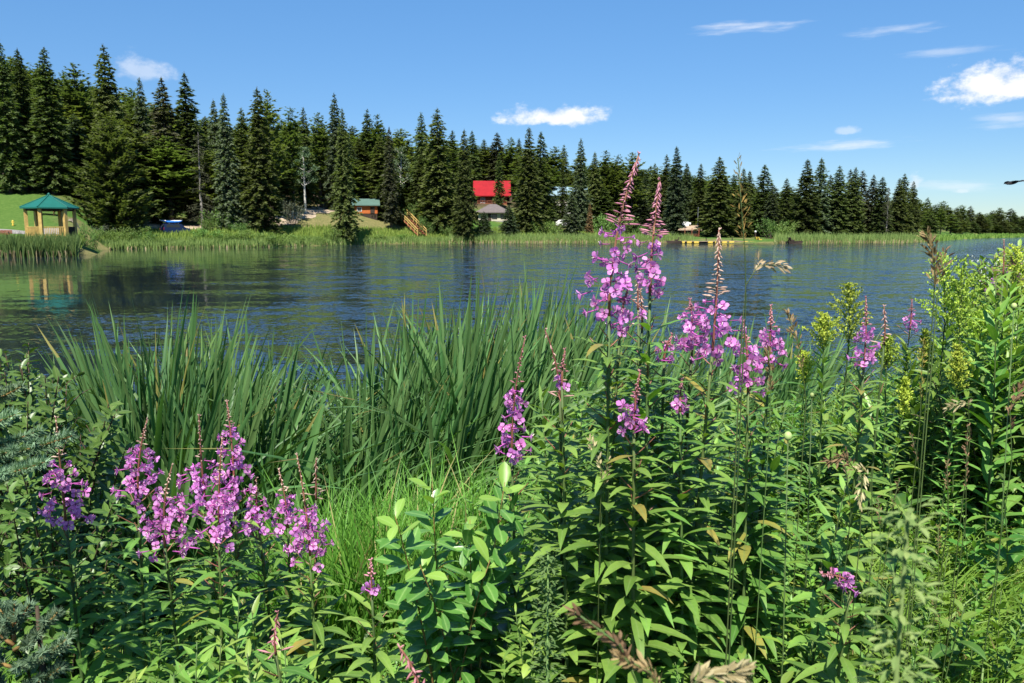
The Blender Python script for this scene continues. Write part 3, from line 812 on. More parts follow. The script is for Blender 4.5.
def bench():
    Y = 76.5; x = x_of(2, Y); z = ground_z(x, Y) + .0
    o = thing('park_bench', 'low red-brown bench at the left edge beside the reeds', 'bench', (x, Y, z), None, 0.15)
    top = at(2, 230.5, Y).z - z
    part('seat', M_brown, o, lambda mb: [box(mb, (0, k*.17, top-.35), (3.0,.15,.06)) for k in range(3)])
    part('backrest', M_brown, o, lambda mb: [box(mb, (0, .58, top-.22+k*.17), (3.0,.05,.15)) for k in range(2)])
    for s in (-1.2, 1.2): part('leg', M_dkw, o, lambda mb: (box(mb, (s, .2, (top-.38)/2), (.1,.5,top-.38)), box(mb, (s,.54,top/2-.1), (.08,.07,top))))
bench()
def hydrant():
    Y = 90; x = x_of(23, Y); z = ground_z(x, Y)
    o = thing('fire_hydrant', 'small yellow fire hydrant on the lawn left of the gazebo', 'hydrant', (x, Y, z)); o.scale = (.62,.62,.62)
    part('barrel', M_yelp, o, lambda mb: tube(mb, [(0,0,0),(0,0,.12),(0,0,.121),(0,0,.8)], [.2,.2,.14,.14], 10))
    part('bonnet', M_yelp, o, lambda mb: ball(mb, (0,0,.82), .17, (1,1,.9)))
    for s in (-1, 1): part('nozzle', M_yelp, o, lambda mb: tube(mb, [(s*.1,0,.6),(s*.25,0,.6)], .08, 8))
hydrant()

def van():
    Y = 111; p = at(175, 230, Y); z = ground_z(p.x, Y)+.06
    o = thing('parked_van', 'dark blue van parked behind shore bushes with boats on its roof', 'van', (p.x, Y, z), None, R(48)); o.scale = (.82,.82,.82)
    def body(mb):
        # side outline (x along the van), extruded across
        pr = [(-2.2,.35),(2.15,.35),(2.25,.7),(2.2,1.0),(1.45,1.15),(.75,1.78),(-1.9,1.82),(-2.2,1.2)]
        hull_faces(mb, [(x,-.88,zz) for x, zz in pr], [(x,.88,zz) for x, zz in pr])
    b = part('body', M_blue, o, body)
    for s in (-1, 1):
        part('window', M_glass, o, lambda mb: mb.poly([(.62,s*.886,1.2),(-.5,s*.886,1.2),(-.5,s*.886,1.68),(.30,s*.886,1.68)]))
        part('window', M_glass, o, lambda mb: mb.poly([(-.6,s*.886,1.2),(-1.85,s*.886,1.2),(-1.72,s*.886,1.68),(-.6,s*.886,1.68)]))
        part('headlight', M_white, o, lambda mb: box(mb, (2.22, s*.62, .82), (.06,.3,.16)))
        part('tail_light', M_red, o, lambda mb: box(mb, (-2.19, s*.74, 1.0), (.06,.16,.4)))
        for x in (-1.35, 1.35):
            w = part('wheel', M_rub, o, lambda mb: tube(mb, [(x,s*.70,.33),(x,s*.91,.33)], .33, 14))
            part('rim', M_steel, w, lambda mb: tube(mb, [(x,s*.88,.33),(x,s*.925,.33)], .19, 10))
    part('windscreen', M_glass, o, lambda mb: mb.poly([(1.41,-.75,1.205),(1.41,.75,1.205),(.83,.72,1.725),(.83,-.72,1.725)]))
    part('rear_window', M_glass, o, lambda mb: mb.poly([(-2.185,-.7,1.25),(-2.185,.7,1.25),(-1.955,.66,1.72),(-1.955,-.66,1.72)]))
    def rack(mb):
        for x in (-1.2, .3): box(mb, (x,0,1.90), (.06,1.5,.05)); [box(mb, (x,q*.7,1.85), (.06,.06,.1)) for q in (-1,1)]
    part('roof_rack', M_steel, o, rack)
    def kayak(name, lab, yy, zz, m, L):
        k = thing(name, lab, 'kayak', (p.x, Y, z), None, R(36)); k.scale = (.82,.82,.82)
        def hull(mb):
            rows = []
            for i in range(13):
                t = i/12; w = .33*sin(pi*t)**.6+.012; xx = -.45+(t-.5)*L; lift = .22*(2*t-1)**4
                rows.append([mb.vert((xx, yy+w*cos(2*pi*j/8), zz+.17*sin(2*pi*j/8)*(sin(pi*t)**.5+.08)+lift)) for j in range(8)])
            for a, b_ in zip(rows, rows[1:]):
                for j in range(8): mb.face([a[j], a[(j+1)%8], b_[(j+1)%8], b_[j]])
            mb.face(rows[0][::-1]); mb.face(rows[-1])
        part('hull', m, k, hull, True)
        part('cockpit', M_rub, k, lambda mb: ball(mb, (-.45, yy, zz+.16), .3, (1.2,.55,.15)))
    kayak('kayak', 'white kayak strapped on the roof of the blue van', .40, 2.22, M_white, 3.6)
    kayak('kayak', 'bright blue kayak strapped on the roof of the blue van', -.40, 2.10, M_kay, 3.2)
van()

def gable_house(px, Y, pz, lab, name, w, dpt, hw, hr, wall, roofm, eave=.5, rz=None, ridge_along=True, extra=None, cat='house', hip=0.0):
    p = at(px, pz, Y); zg = ground_z(p.x, Y); zb = p.z
    o = thing(name, lab, cat, (p.x, Y, zg), None, face_cam(p.x, Y)+(rz or 0))
    b = zb - zg
    part('foundation', M_dkw if cat == 'cabin' else M_conc, o, lambda mb: box(mb, (0,dpt/2,(b-1.5)/2), (w-.1,dpt-.1,b+1.5)))
    part('wall', wall, o, lambda mb: hull_faces(mb, [(-w/2,0,b),(w/2,0,b),(w/2,dpt,b),(-w/2,dpt,b)], [(-w/2,0,b+hw),(w/2,0,b+hw),(w/2,dpt,b+hw),(-w/2,dpt,b+hw)]))
    e = eave
    def roof(mb):
        A = [(-w/2-e,-e,b+hw),(w/2+e,-e,b+hw),(w/2+e,dpt+e,b+hw),(-w/2-e,dpt+e,b+hw)]
        r1, r2 = (-w/2-e+hip, dpt/2, b+hw+hr), (w/2+e-hip, dpt/2, b+hw+hr)
        lo = [mb.vert(q) for q in A]; up = [mb.vert((q[0],q[1],q[2]+.18)) for q in A]
        i1, i2 = mb.vert(r1), mb.vert(r2)
        mb.face(lo[::-1])
        for k in range(4): mb.face([lo[k], lo[(k+1)%4], up[(k+1)%4], up[k]])
        mb.face([up[0], up[1], i2, i1]); mb.face([up[2], up[3], i1, i2]); mb.face([up[1], up[2], i2]); mb.face([up[3], up[0], i1])
    rf = part('roof', roofm, o, roof)
    if extra: extra(o, rf, b, w, dpt, hw, hr)
    return o
def wins(o, b, specs, mat=None, fr=None):
    for x, z, ww, hh in specs:
        f = part('window', fr or M_white, o, lambda mb: box(mb, (x,-.03,b+z), (ww+.16,.07,hh+.16)))
        part('pane', mat or M_glass, f, lambda mb: box(mb, (x,-.07,b+z), (ww,.02,hh)))
def door(o, b, x, hh=2.0, ww=.95, mat=None):
    d = part('door', mat or M_dkw, o, lambda mb: box(mb, (x,-.035,b+hh/2+.02), (ww,.07,hh)))
    part('handle', M_steel, d, lambda mb: box(mb, (x+ww*.36,-.09,b+1.0), (.05,.05,.14)))

Y0 = 150
gable_house(366, Y0, 213.5, 'orange log cabin with grey-green roof on the bank behind the large spruce', 'log_cabin', 4.2, 4.5, 1.4, 1.4, M_org, M_grn2, .5,
            extra=lambda o, rf, b, w, d, hw, hr: (wins(o, b, [(-1.2,.75,.7,.55)]), door(o, b, 1.2, 1.2, .8)), cat='cabin')
gable_house(321, 162, 207, 'small red-brown shed at the top of the dirt track', 'garden_shed', 2.2, 2.5, 1.5, .9, M_brown, M_dkw, .3,
            extra=lambda o, rf, b, w, d, hw, hr: door(o, b, .2, 1.4, .8), cat='shed')
def lodge(o, rf, b, w, d, hw, hr):
    wins(o, b, [(-2.2,1.1,.9,1.1),(2.1,1.1,.9,1.1)]); door(o, b, .2)
    dk = part('deck', M_yel, o, lambda mb: box(mb, (0,-1.1,b-.1), (w,2.1,.16)))
    part('railing', M_brown, dk, lambda mb: ([box(mb, (0,-2.1,b+zz), (w,.07,.08)) for zz in (.35,.65,.95)], [box(mb, (-w/2+.1+k*(w-.2)/6,-2.1,b+.5), (.09,.09,.95)) for k in range(7)]))
    for k in range(4): part('post', M_brown, o, lambda mb: box(mb, (-w/2+.3+k*(w-.6)/3,-2.0,b-1.5), (.18,.18,2.6)))
    part('chimney', M_conc, rf, lambda mb: box(mb, (2.0,d/2+.8,b+hw+hr-.1), (.7,.7,1.6)))
gable_house(492, 192, 205, 'large brown log lodge with bright red roof among the trees', 'red_roofed_lodge', 7.0, 8, 2.0, 3.9, M_brown, M_red, 1.0, extra=lodge)
gable_house(493, 165, 221, 'low house with grey-brown hipped roof below the red-roofed lodge', 'hip_roofed_house', 6.0, 6, 1.6, 1.9, M_cream, M_gbr, .7, hip=3.0,
            extra=lambda o, rf, b, w, d, hw, hr: (wins(o, b, [(-1.8,.9,.9,.8),(0.3,.9,.9,.8),(2.0,.9,.7,.8)], fr=M_dkw), door(o, b, -.7, 1.45, .7)))
gable_house(562, 182, 203, 'building with pale blue metal roof half hidden by trees', 'blue_roofed_house', 10.5, 7, 1.6, 2.2, M_cream, M_pblue, .7,
            extra=lambda o, rf, b, w, d, hw, hr: (wins(o, b, [(-3.4,.8,.9,.8),(3.2,.8,.9,.8)]), door(o, b, 0, 1.5, .9)))
def boathouse(o, rf, b, w, d, hw, hr):
    wins(o, b, [(.7,.95,1.1,.6)], fr=M_beige); door(o, b, -.8, 1.4, .8)
    part('railing', M_brown, o, lambda mb: [box(mb, (w*.1,-1.3,b+.25+.3*k), (w*.8,.06,.09)) for k in range(2)])
    for k in range(3): part('post', M_brown, o, lambda mb: box(mb, (-w*.3+k*w*.4,-1.3,b+.9), (.14,.14,1.8)))
    part('vent_hood', M_white, rf, lambda mb: (box(mb, (-w*.28,d*.5,b+hw+hr*.9+.35), (1.3,1.0,.9)), box(mb, (-w*.28+.8,d*.5,b+hw+hr*.9+.5), (.5,.7,.4))))
gable_house(690, 160, 237, 'dark brown boat house with wide beige roof and white rooftop unit by the dock', 'boat_house', 3.4, 4, 1.3, 1.0, M_dkw, M_beige, .65, extra=boathouse, cat='boat house', hip=.9)

def stairs():
    A = at(400, 212, 153); B = at(422, 234.5, 143.5)
    o = thing('wooden_stairs', 'red-brown outdoor stairs with yellow handrails climbing the far bank', 'stairs', (B.x, B.y, B.z))
    v = A - B; n = 14; s = Vector((-v.y, v.x, 0)).normalized()*.75; rz = atan2(v.y, v.x)
    part('step', M_brown, o, lambda mb: [box(mb, v*((k+.5)/n), (.5,1.5,.08), rz) for k in range(n)])
    for q in (-1, 1):
        part('stringer', M_brown, o, lambda mb: tube(mb, [s*q+Vector((0,0,-.15)), v+s*q+Vector((0,0,-.15))], .13, 4))
        h = part('handrail', M_yel, o, lambda mb: (tube(mb, [s*q*1.12+Vector((0,0,.95)), v+s*q*1.12+Vector((0,0,.95))], .085, 5), tube(mb, [s*q*1.12+Vector((0,0,.5)), v+s*q*1.12+Vector((0,0,.5))], .06, 5)))
        part('baluster', M_yel, h, lambda mb: [box(mb, v*(k/7)+s*q*1.12+Vector((0,0,.35)), (.11,.11,1.3)) for k in range(8)])
    part('landing', M_yel, o, lambda mb: box(mb, v*1.06+Vector((0,0,.05)), (1.6,1.9,.1), rz))
stairs()

def signs():
    for px, Y, top, lab, yel in ((303,136,223,'grey notice board on a post on the bank below the dirt track',0),(316,137,226,'white notice with yellow foot on a post right of the grey notice board',1)):
        x = x_of(px, Y); z = ground_z(x, Y); H = at(px, top, Y).z - z
        o = thing('sign_post', lab, 'sign', (x, Y, z), None, face_cam(x, Y))
        part('post', M_steel, o, lambda mb: box(mb, (0,.05,H/2-.1), (.1,.08,H)))
        part('board', M_white if yel else M_steel, o, lambda mb: box(mb, (0,-.02,H-.45), (.55,.05,.9)))
        if yel: part('yellow_plate', M_yelp, o, lambda mb: box(mb, (0,-.03,H-1.15), (.5,.06,.4)))
    Y = 136; x = x_of(297, Y); z = ground_z(x, Y)
    o = thing('litter_bin', 'grey litter bin left of the notice board on the bank', 'bin', (x, Y, z))
    part('body', M_steel, o, lambda mb: tube(mb, [(0,0,0),(0,0,.95)], [.27,.3], 10))
    part('lid', M_dkw, o, lambda mb: tube(mb, [(0,0,.95),(0,0,1.05),(0,0,1.15)], [.33,.3,.1], 10))
    Y = 162; x = x_of(694, Y); z = ground_z(x, Y); H = at(694, 208, Y).z - z
    o = thing('flag_pole', 'thin pale bare pole right behind the boat house roof', 'pole', (x, Y, z))
    part('pole', M_steel, o, lambda mb: tube(mb, [(0,0,0),(0,0,H)], [.07,.05], 6)); part('ball', M_steel, o, lambda mb: ball(mb, (0,0,H+.05), .09))
    Y = 168; p = at(639, 217, Y); z = ground_z(p.x, Y)
    o = thing('sign_board', 'yellow sign board on two posts behind the pink fireweed on the far shore', 'sign', (p.x, Y, z), None, face_cam(p.x, Y))
    part('board', M_yelp, o, lambda mb: box(mb, (0,0,p.z-z), (.8,.08,.55)))
    for s in (-.3,.3): part('post', M_dkw, o, lambda mb: box(mb, (s,.08,(p.z-z)/2), (.1,.08,p.z-z)))
signs()

def car():
    Y = 166; x = x_of(564, Y); z = ground_z(x, Y)
    o = thing('parked_car', 'white car parked among the trees below the pale blue roof', 'car', (x, Y, z), None, R(12))
    pr = [(-2.1,.3),(2.1,.3),(2.15,.75),(1.2,.88),(.55,1.38),(-1.1,1.4),(-1.75,.95),(-2.15,.9)]
    part('body', M_white, o, lambda mb: hull_faces(mb, [(a,-.82,b) for a, b in pr], [(a,.82,b) for a, b in pr]))
    for s in (-1, 1):
        part('window', M_glass, o, lambda mb: mb.poly([(1.0,s*.826,.92),(-1.5,s*.826,.95),(-1.05,s*.826,1.32),(.5,s*.826,1.3)]))
        for q in (-1.3, 1.3): part('wheel', M_rub, o, lambda mb: tube(mb, [(q,s*.66,.3),(q,s*.84,.3)], .3, 12))
    part('windscreen', M_glass, o, lambda mb: mb.poly([(1.17,-.7,.915),(1.17,.7,.915),(.60,.68,1.345),(.60,-.68,1.345)]))
car()

# dock with yellow floats, pedal boats, buoys
def dock():
    Y = 147.5; xa = x_of(668, Y); xb = x_of(771, Y); L = xb-xa
    o = thing('floating_dock', 'long low dock with yellow edge floats along the far shore', 'dock', (xa, Y, 0))
    part('deck', M_beige, o, lambda mb: box(mb, (L/2,0,.34), (L,1.6,.1)))
    n = 15
    for k in range(n):
        if k in (4, 9): continue
        part('float', M_yelp, o, lambda mb: box(mb, (L*(k+.5)/n,-.95,.20), (L/n*.68,.26,.30)))
    part('pontoon', M_rub, o, lambda mb: box(mb, (L/2,.1,.12), (L-.4,1.4,.34)))
    for k in range(4): part('piling', M_dkw, o, lambda mb: tube(mb, [(L*(k+.4)/4,1.0,-.8),(L*(k+.4)/4,1.0,.95)], .1, 7))
dock()
def pedal_boat(px, Y, lab, col, group=None, rz=0.0):
    x = x_of(px, Y); o = thing('pedal_boat', lab, 'pedal boat', (x, Y, 0), group, rz)
    for s in (-1, 1): part('hull', col, o, lambda mb: hull_faces(mb, [(-1.2,s*.55-.25,-.1),(1.0,s*.55-.25,-.1),(1.0,s*.55+.25,-.1),(-1.2,s*.55+.25,-.1)], [(-1.35,s*.55-.33,.42),(1.4,s*.55-.2,.46),(1.4,s*.55+.2,.46),(-1.35,s*.55+.33,.42)]))
    part('deck', col, o, lambda mb: box(mb, (0,0,.42), (2.2,1.0,.1)))
    for s in (-.4, .4): part('seat', col, o, lambda mb: (box(mb, (-.5,s,.58), (.6,.55,.2)), box(mb, (-.85,s,.85), (.14,.55,.5), ry=-.2)))
    part('rudder', M_rub, o, lambda mb: box(mb, (-1.35,0,.1), (.3,.05,.5)))
pedal_boat(757, 149.5, 'yellow pedal boat pulled up behind the right part of the dock', M_yelp, rz=.2)
pedal_boat(776, 146, 'yellow pedal boat afloat at the right end of the dock', M_yelp, rz=.1)
pedal_boat(789, 141.5, 'dark low pedal boat moored by the reeds right of the dock', M_dkw, rz=.1)
pedal_boat(671, 146, 'dark low pedal boat at the left end of the dock', M_dkw, rz=2.9)
def person():
    Y = 153; x = x_of(751, Y); z = ground_z(x, Y)
    o = thing('mooring_post', 'dark post with white top on the grass left of the pedal boat', 'post', (x, Y, z))
    part('post', M_dkw, o, lambda mb: tube(mb, [(0,0,-.2),(0,0,1.2)], .14, 7)); part('cap', M_white, o, lambda mb: ball(mb, (0,0,1.3), .2))
person()
for k, (px, Y) in enumerate(((906,178),(911,185),(919,176))):
    lab = ('white round buoy on the water off the point, nearest the reeds', 'small white buoy between two others off the point', 'white buoy farthest right off the point')[k]
    o = thing('buoy', lab, 'buoy', (x_of(px, Y), Y, 0), 'buoys off the reedy point')
    part('float', M_white, o, lambda mb: ball(mb, (0,0,.12), .33, (1,1,.9), 10, 7), True); part('eye', M_steel, o, lambda mb: tube(mb, [(0,0,.4),(0,0,.55)], .04, 5))
o = thing('marker_stake', 'short pale wooden stake in the water off the left shore', 'stake', (x_of(190, 104), 104, 0))
part('stake', M_cream, o, lambda mb: tube(mb, [(0,0,-.6),(0.03,0,.75)], .07, 6)); part('band', M_white, o, lambda mb: tube(mb, [(.02,0,.55),(.025,0,.68)], .08, 6))

def bird():
    p = at(1013, 183, 32)
    o = tag(bpy.data.objects.new('flying_bird', None), 'dark bird flying low over the far right shore', 'bird'); COL.objects.link(o); o.location = p; o.rotation_euler = (0, R(-6), R(8))
    mb = MB(); rows = []
    prof = [(-.36,.004,.02),(-.31,.03,.0),(-.25,.045,-.005),(-.12,.062,-.01),(.0,.066,-.005),(.12,.045,.005),(.22,.022,.02),(.42,.035,.03),(.46,.02,.03)]
    for x, r, zz in prof: rows.append([mb.vert((x, r*cos(2*pi*j/8), zz+r*(.8 if x < .15 else .3)*sin(2*pi*j/8))) for j in range(8)])
    for a, b in zip(rows, rows[1:]):
        for j in range(8): mb.face([a[j], a[(j+1)%8], b[(j+1)%8], b[j]])
    mb.face(rows[0][::-1]); mb.face(rows[-1])
    mk = mat_plain('dark_feathers', (.022,.02,.02), .7, .2, 10, .2)
    mb.build('body', mk, o, True)
    for s in (-1, 1):
        w = MB(); pl = [(-.10,0,.03),(.16,0,.02),(.20,s*.22,.08),(.22,s*.45,.05),(.10,s*.62,-.02),(.0,s*.45,.06),(-.08,s*.2,.09)]
        hull_faces(w, [(x, y, z-.006) for x, y, z in pl], [(x, y, z+.006) for x, y, z in pl]); w.build('wing', mk, o)
bird()

# ================================================================== NEAR BANK
NL = dict(rough=.45, spec=.36, spots=.8)
M_fl   = mat_leaf('fireweed_leaf', (.070,.158,.026), (.168,.300,.056), (1.6,1.7,.45), tw=.22, rib=.55, ribcol=(.17,.27,.09), odd=(.24,.22,.05), oddlim=.965, objvar=.15, **NL)
M_stem = mat_leaf('green_stem', (.05,.085,.02), (.085,.13,.035), tw=0, rough=.6, spec=.3)
M_rst  = mat_leaf('reddish_stem', (.14,.055,.035), (.24,.10,.06), tw=0, rough=.55, spec=.3)
M_pet  = mat_leaf('magenta_pink_petal', (.62,.19,.55), (.83,.41,.75), (1.2,1.05,1.15), tw=.42, rib=.18, ribcol=(.48,.09,.42), rough=.6, spec=.15, objvar=.14)
M_sep  = mat_leaf('purple_sepal', (.34,.05,.26), (.48,.12,.40), tw=.2, rough=.6, spec=.2)
M_pist = mat_leaf('pale_stigma', (.65,.55,.55), (.8,.75,.7), tw=.2, rough=.6, spec=.2)
M_bud  = mat_leaf('dusty_pink_bud', (.36,.14,.17), (.56,.27,.29), (1.2,1.0,1.0), tw=.2, rough=.65, spec=.2)
M_budp = mat_leaf('faded_straw_pink_bud', (.40,.25,.20), (.60,.42,.34), (1.2,1.0,1.0), tw=.2, rough=.75, spec=.1)
M_cat  = mat_leaf('cattail_blade', (.046,.115,.032), (.110,.210,.066), (1.4,1.6,.5), tw=.24, rough=.45, spec=.28, odd=(.22,.20,.06), oddlim=.96, objvar=.22, spots=.5)
M_gr   = mat_leaf('grass_blade', (.080,.190,.022), (.185,.330,.050), (1.5,1.6,.45), tw=.28, rough=.5, spec=.3, odd=(.34,.28,.12), oddlim=.965)
M_und  = mat_leaf('undergrowth_leaf', (.066,.142,.018), (.155,.275,.042), (1.6,1.8,.5), tw=.18, odd=(.22,.23,.05), oddlim=.97, **NL)
M_dark = mat_leaf('willow_shrub_leaf', (.032,.078,.014), (.075,.145,.028), (1.6,1.9,.5), tw=.15, rough=.38, spec=.35, rib=.3, spots=.7)
M_brd  = mat_leaf('broad_shrub_leaf', (.046,.128,.022), (.102,.215,.042), (1.6,1.8,.45), tw=.22, rough=.32, spec=.5, rib=.6, ribcol=(.24,.36,.12), spots=.8)
M_brdy = mat_leaf('young_pale_leaf', (.165,.285,.045), (.260,.390,.075), (1.3,1.4,.5), tw=.35, rough=.4, spec=.4, rib=.4, ribcol=(.32,.42,.15))
M_gol  = mat_leaf('goldenrod_leaf', (.078,.175,.028), (.150,.280,.055), (1.5,1.6,.45), tw=.2, rib=.5, rough=.45, spec=.35, spots=.8)
M_plu  = mat_leaf('yellow_green_bud_plume', (.27,.40,.045), (.50,.60,.090), (1.2,1.2,.5), tw=.25, rough=.7, spec=.15)
M_need = mat_leaf('pale_blue_green_needle', (.130,.215,.115), (.240,.335,.195), tw=.15, rough=.5, spec=.3)
M_need2 = mat_leaf('dusky_blue_green_needle', (.085,.145,.080), (.160,.235,.135), tw=.15, rough=.5, spec=.3)
M_twig = mat_leaf('orange_brown_twig', (.20,.115,.04), (.30,.18,.07), tw=0, rough=.8, spec=.1)
M_dtw  = mat_leaf('dark_twig', (.06,.045,.03), (.11,.08,.05), tw=0, rough=.8, spec=.1)
M_seed = mat_leaf('brown_seed_head', (.20,.125,.060), (.36,.25,.13), (1.2,1.1,.9), tw=.3, rough=.8, spec=.1)
M_seedy = mat_leaf('ochre_seed_head', (.20,.145,.035), (.34,.25,.07), (1.2,1.1,.8), tw=.3, rough=.8, spec=.1)
M_straw = mat_leaf('dry_straw', (.30,.23,.12), (.50,.41,.24), tw=.2, rough=.85, spec=.1)
M_wfl  = mat_leaf('small_white_flower', (.60,.60,.50), (.75,.75,.66), tw=.3, rough=.7, spec=.1)
M_bulb = mat_leaf('pale_green_bud', (.30,.40,.12), (.40,.48,.18), tw=.1, rough=.5, spec=.3)
M_fuz  = mat_leaf('fuzzy_pale_green_leaf', (.12,.20,.06), (.21,.29,.10), tw=.3, rough=.8, spec=.1)
UP = Vector((0,0,1))

# ---------------------------------------------------------------- flowers of the fireweed (one mesh per flower, shared by copies)
def flower_mesh(seed, R0=.0116):
    rng = random.Random(seed); mb = MB()
    for k in range(4):
        a = k*pi/2 + rng.uniform(-.2,.2) + pi/4; dd = Vector((cos(a), sin(a), .28+rng.uniform(-.12,.2)))
        leaf(mb, dd*.002, dd, UP, R0*rng.uniform(.9,1.12), R0*rng.uniform(.88,1.05), -.1+rng.uniform(-.3,.3), .22, 4, obov, rng.random(), 0, .6)
        a += pi/4; dd = Vector((cos(a), sin(a), -.05))
        leaf(mb, (0,0,-.001), dd, UP, R0*.85, R0*.16, .1, .2, 3, ellip, rng.random(), 1)
    tube(mb, [(0,0,0), (.002,0,.006), (.007,-.002,.010)], [.0011,.0009,.0007], 4, .5, 2)
    for k in range(4):
        a = k*pi/2+.3; tube(mb, [(0,0,.001), (cos(a)*.004, sin(a)*.004, .008)], [.0006,.0011], 3, .2, 1)
    tube(mb, [(0,0,0), (0,0,-.012), (.001,0,-.022)], [.0016,.0014,.001], 4, .6, 1)
    return mb.mesh('fireweed_flower', [M_pet, M_sep, M_pist], True)
FLOWERS = [flower_mesh(s) for s in range(7)]
def half_flower(seed):
    rng = random.Random(seed); mb = MB()      # a flower just opening: petals cupped forward
    for k in range(4):
        a = k*pi/2; dd = Vector((cos(a)*.55, sin(a)*.55, .85))
        leaf(mb, dd*.001, dd, Vector((-cos(a),-sin(a),.4)), .011, .009, 0, .3, 3, obov, rng.random(), 0)
        a += pi/4; leaf(mb, (0,0,0), Vector((cos(a), sin(a), .3)), UP, .013, .003, .1, .2, 3, ellip, rng.random(), 1)
    tube(mb, [(0,0,0), (0,0,-.02)], [.0016,.001], 4, .6, 1)
    return mb.mesh('opening_fireweed_flower', [M_pet, M_sep], True)
FLOWERS += [half_flower(20), half_flower(21)]

def stem_curve(root, B, T, n1=9, n2=8):
    """root -> flower base B -> tip T as one smooth polyline"""
    d = (B-root); side = Vector((d.y, -d.x, 0))
    mid = root.lerp(B, .5) + Vector((-(B-root).x*.12, -(B-root).y*.12, 0))
    P = [root*(1-t)**2 + mid*2*t*(1-t) + B*t*t for t in [i/n1 for i in range(n1+1)]]
    tang = (P[-1]-P[-2]).normalized(); c = B + tang*(T-B).length*.5
    Q = [B*(1-t)**2 + c*2*t*(1-t) + T*t*t for t in [i/n2 for i in range(1, n2+1)]]
    return P, Q
def along(P, t):
    t = min(max(t,0),.9999)*(len(P)-1); i = int(t); return P[i].lerp(P[i+1], t-i), (P[i+1]-P[i]).normalized()
def spindle(mb, p, d, L, r, tint, mat=0, ped=0.0):
    d = d.normalized(); q = p
    if ped: q = p + d*ped; tube(mb, [p, q], [r*.35, r*.4], 3, tint, mat, False)
    tube(mb, [q, q+d*L*.3, q+d*L*.7, q+d*L], [r*.4, r, r*.85, r*.1], 5, tint, mat, False)

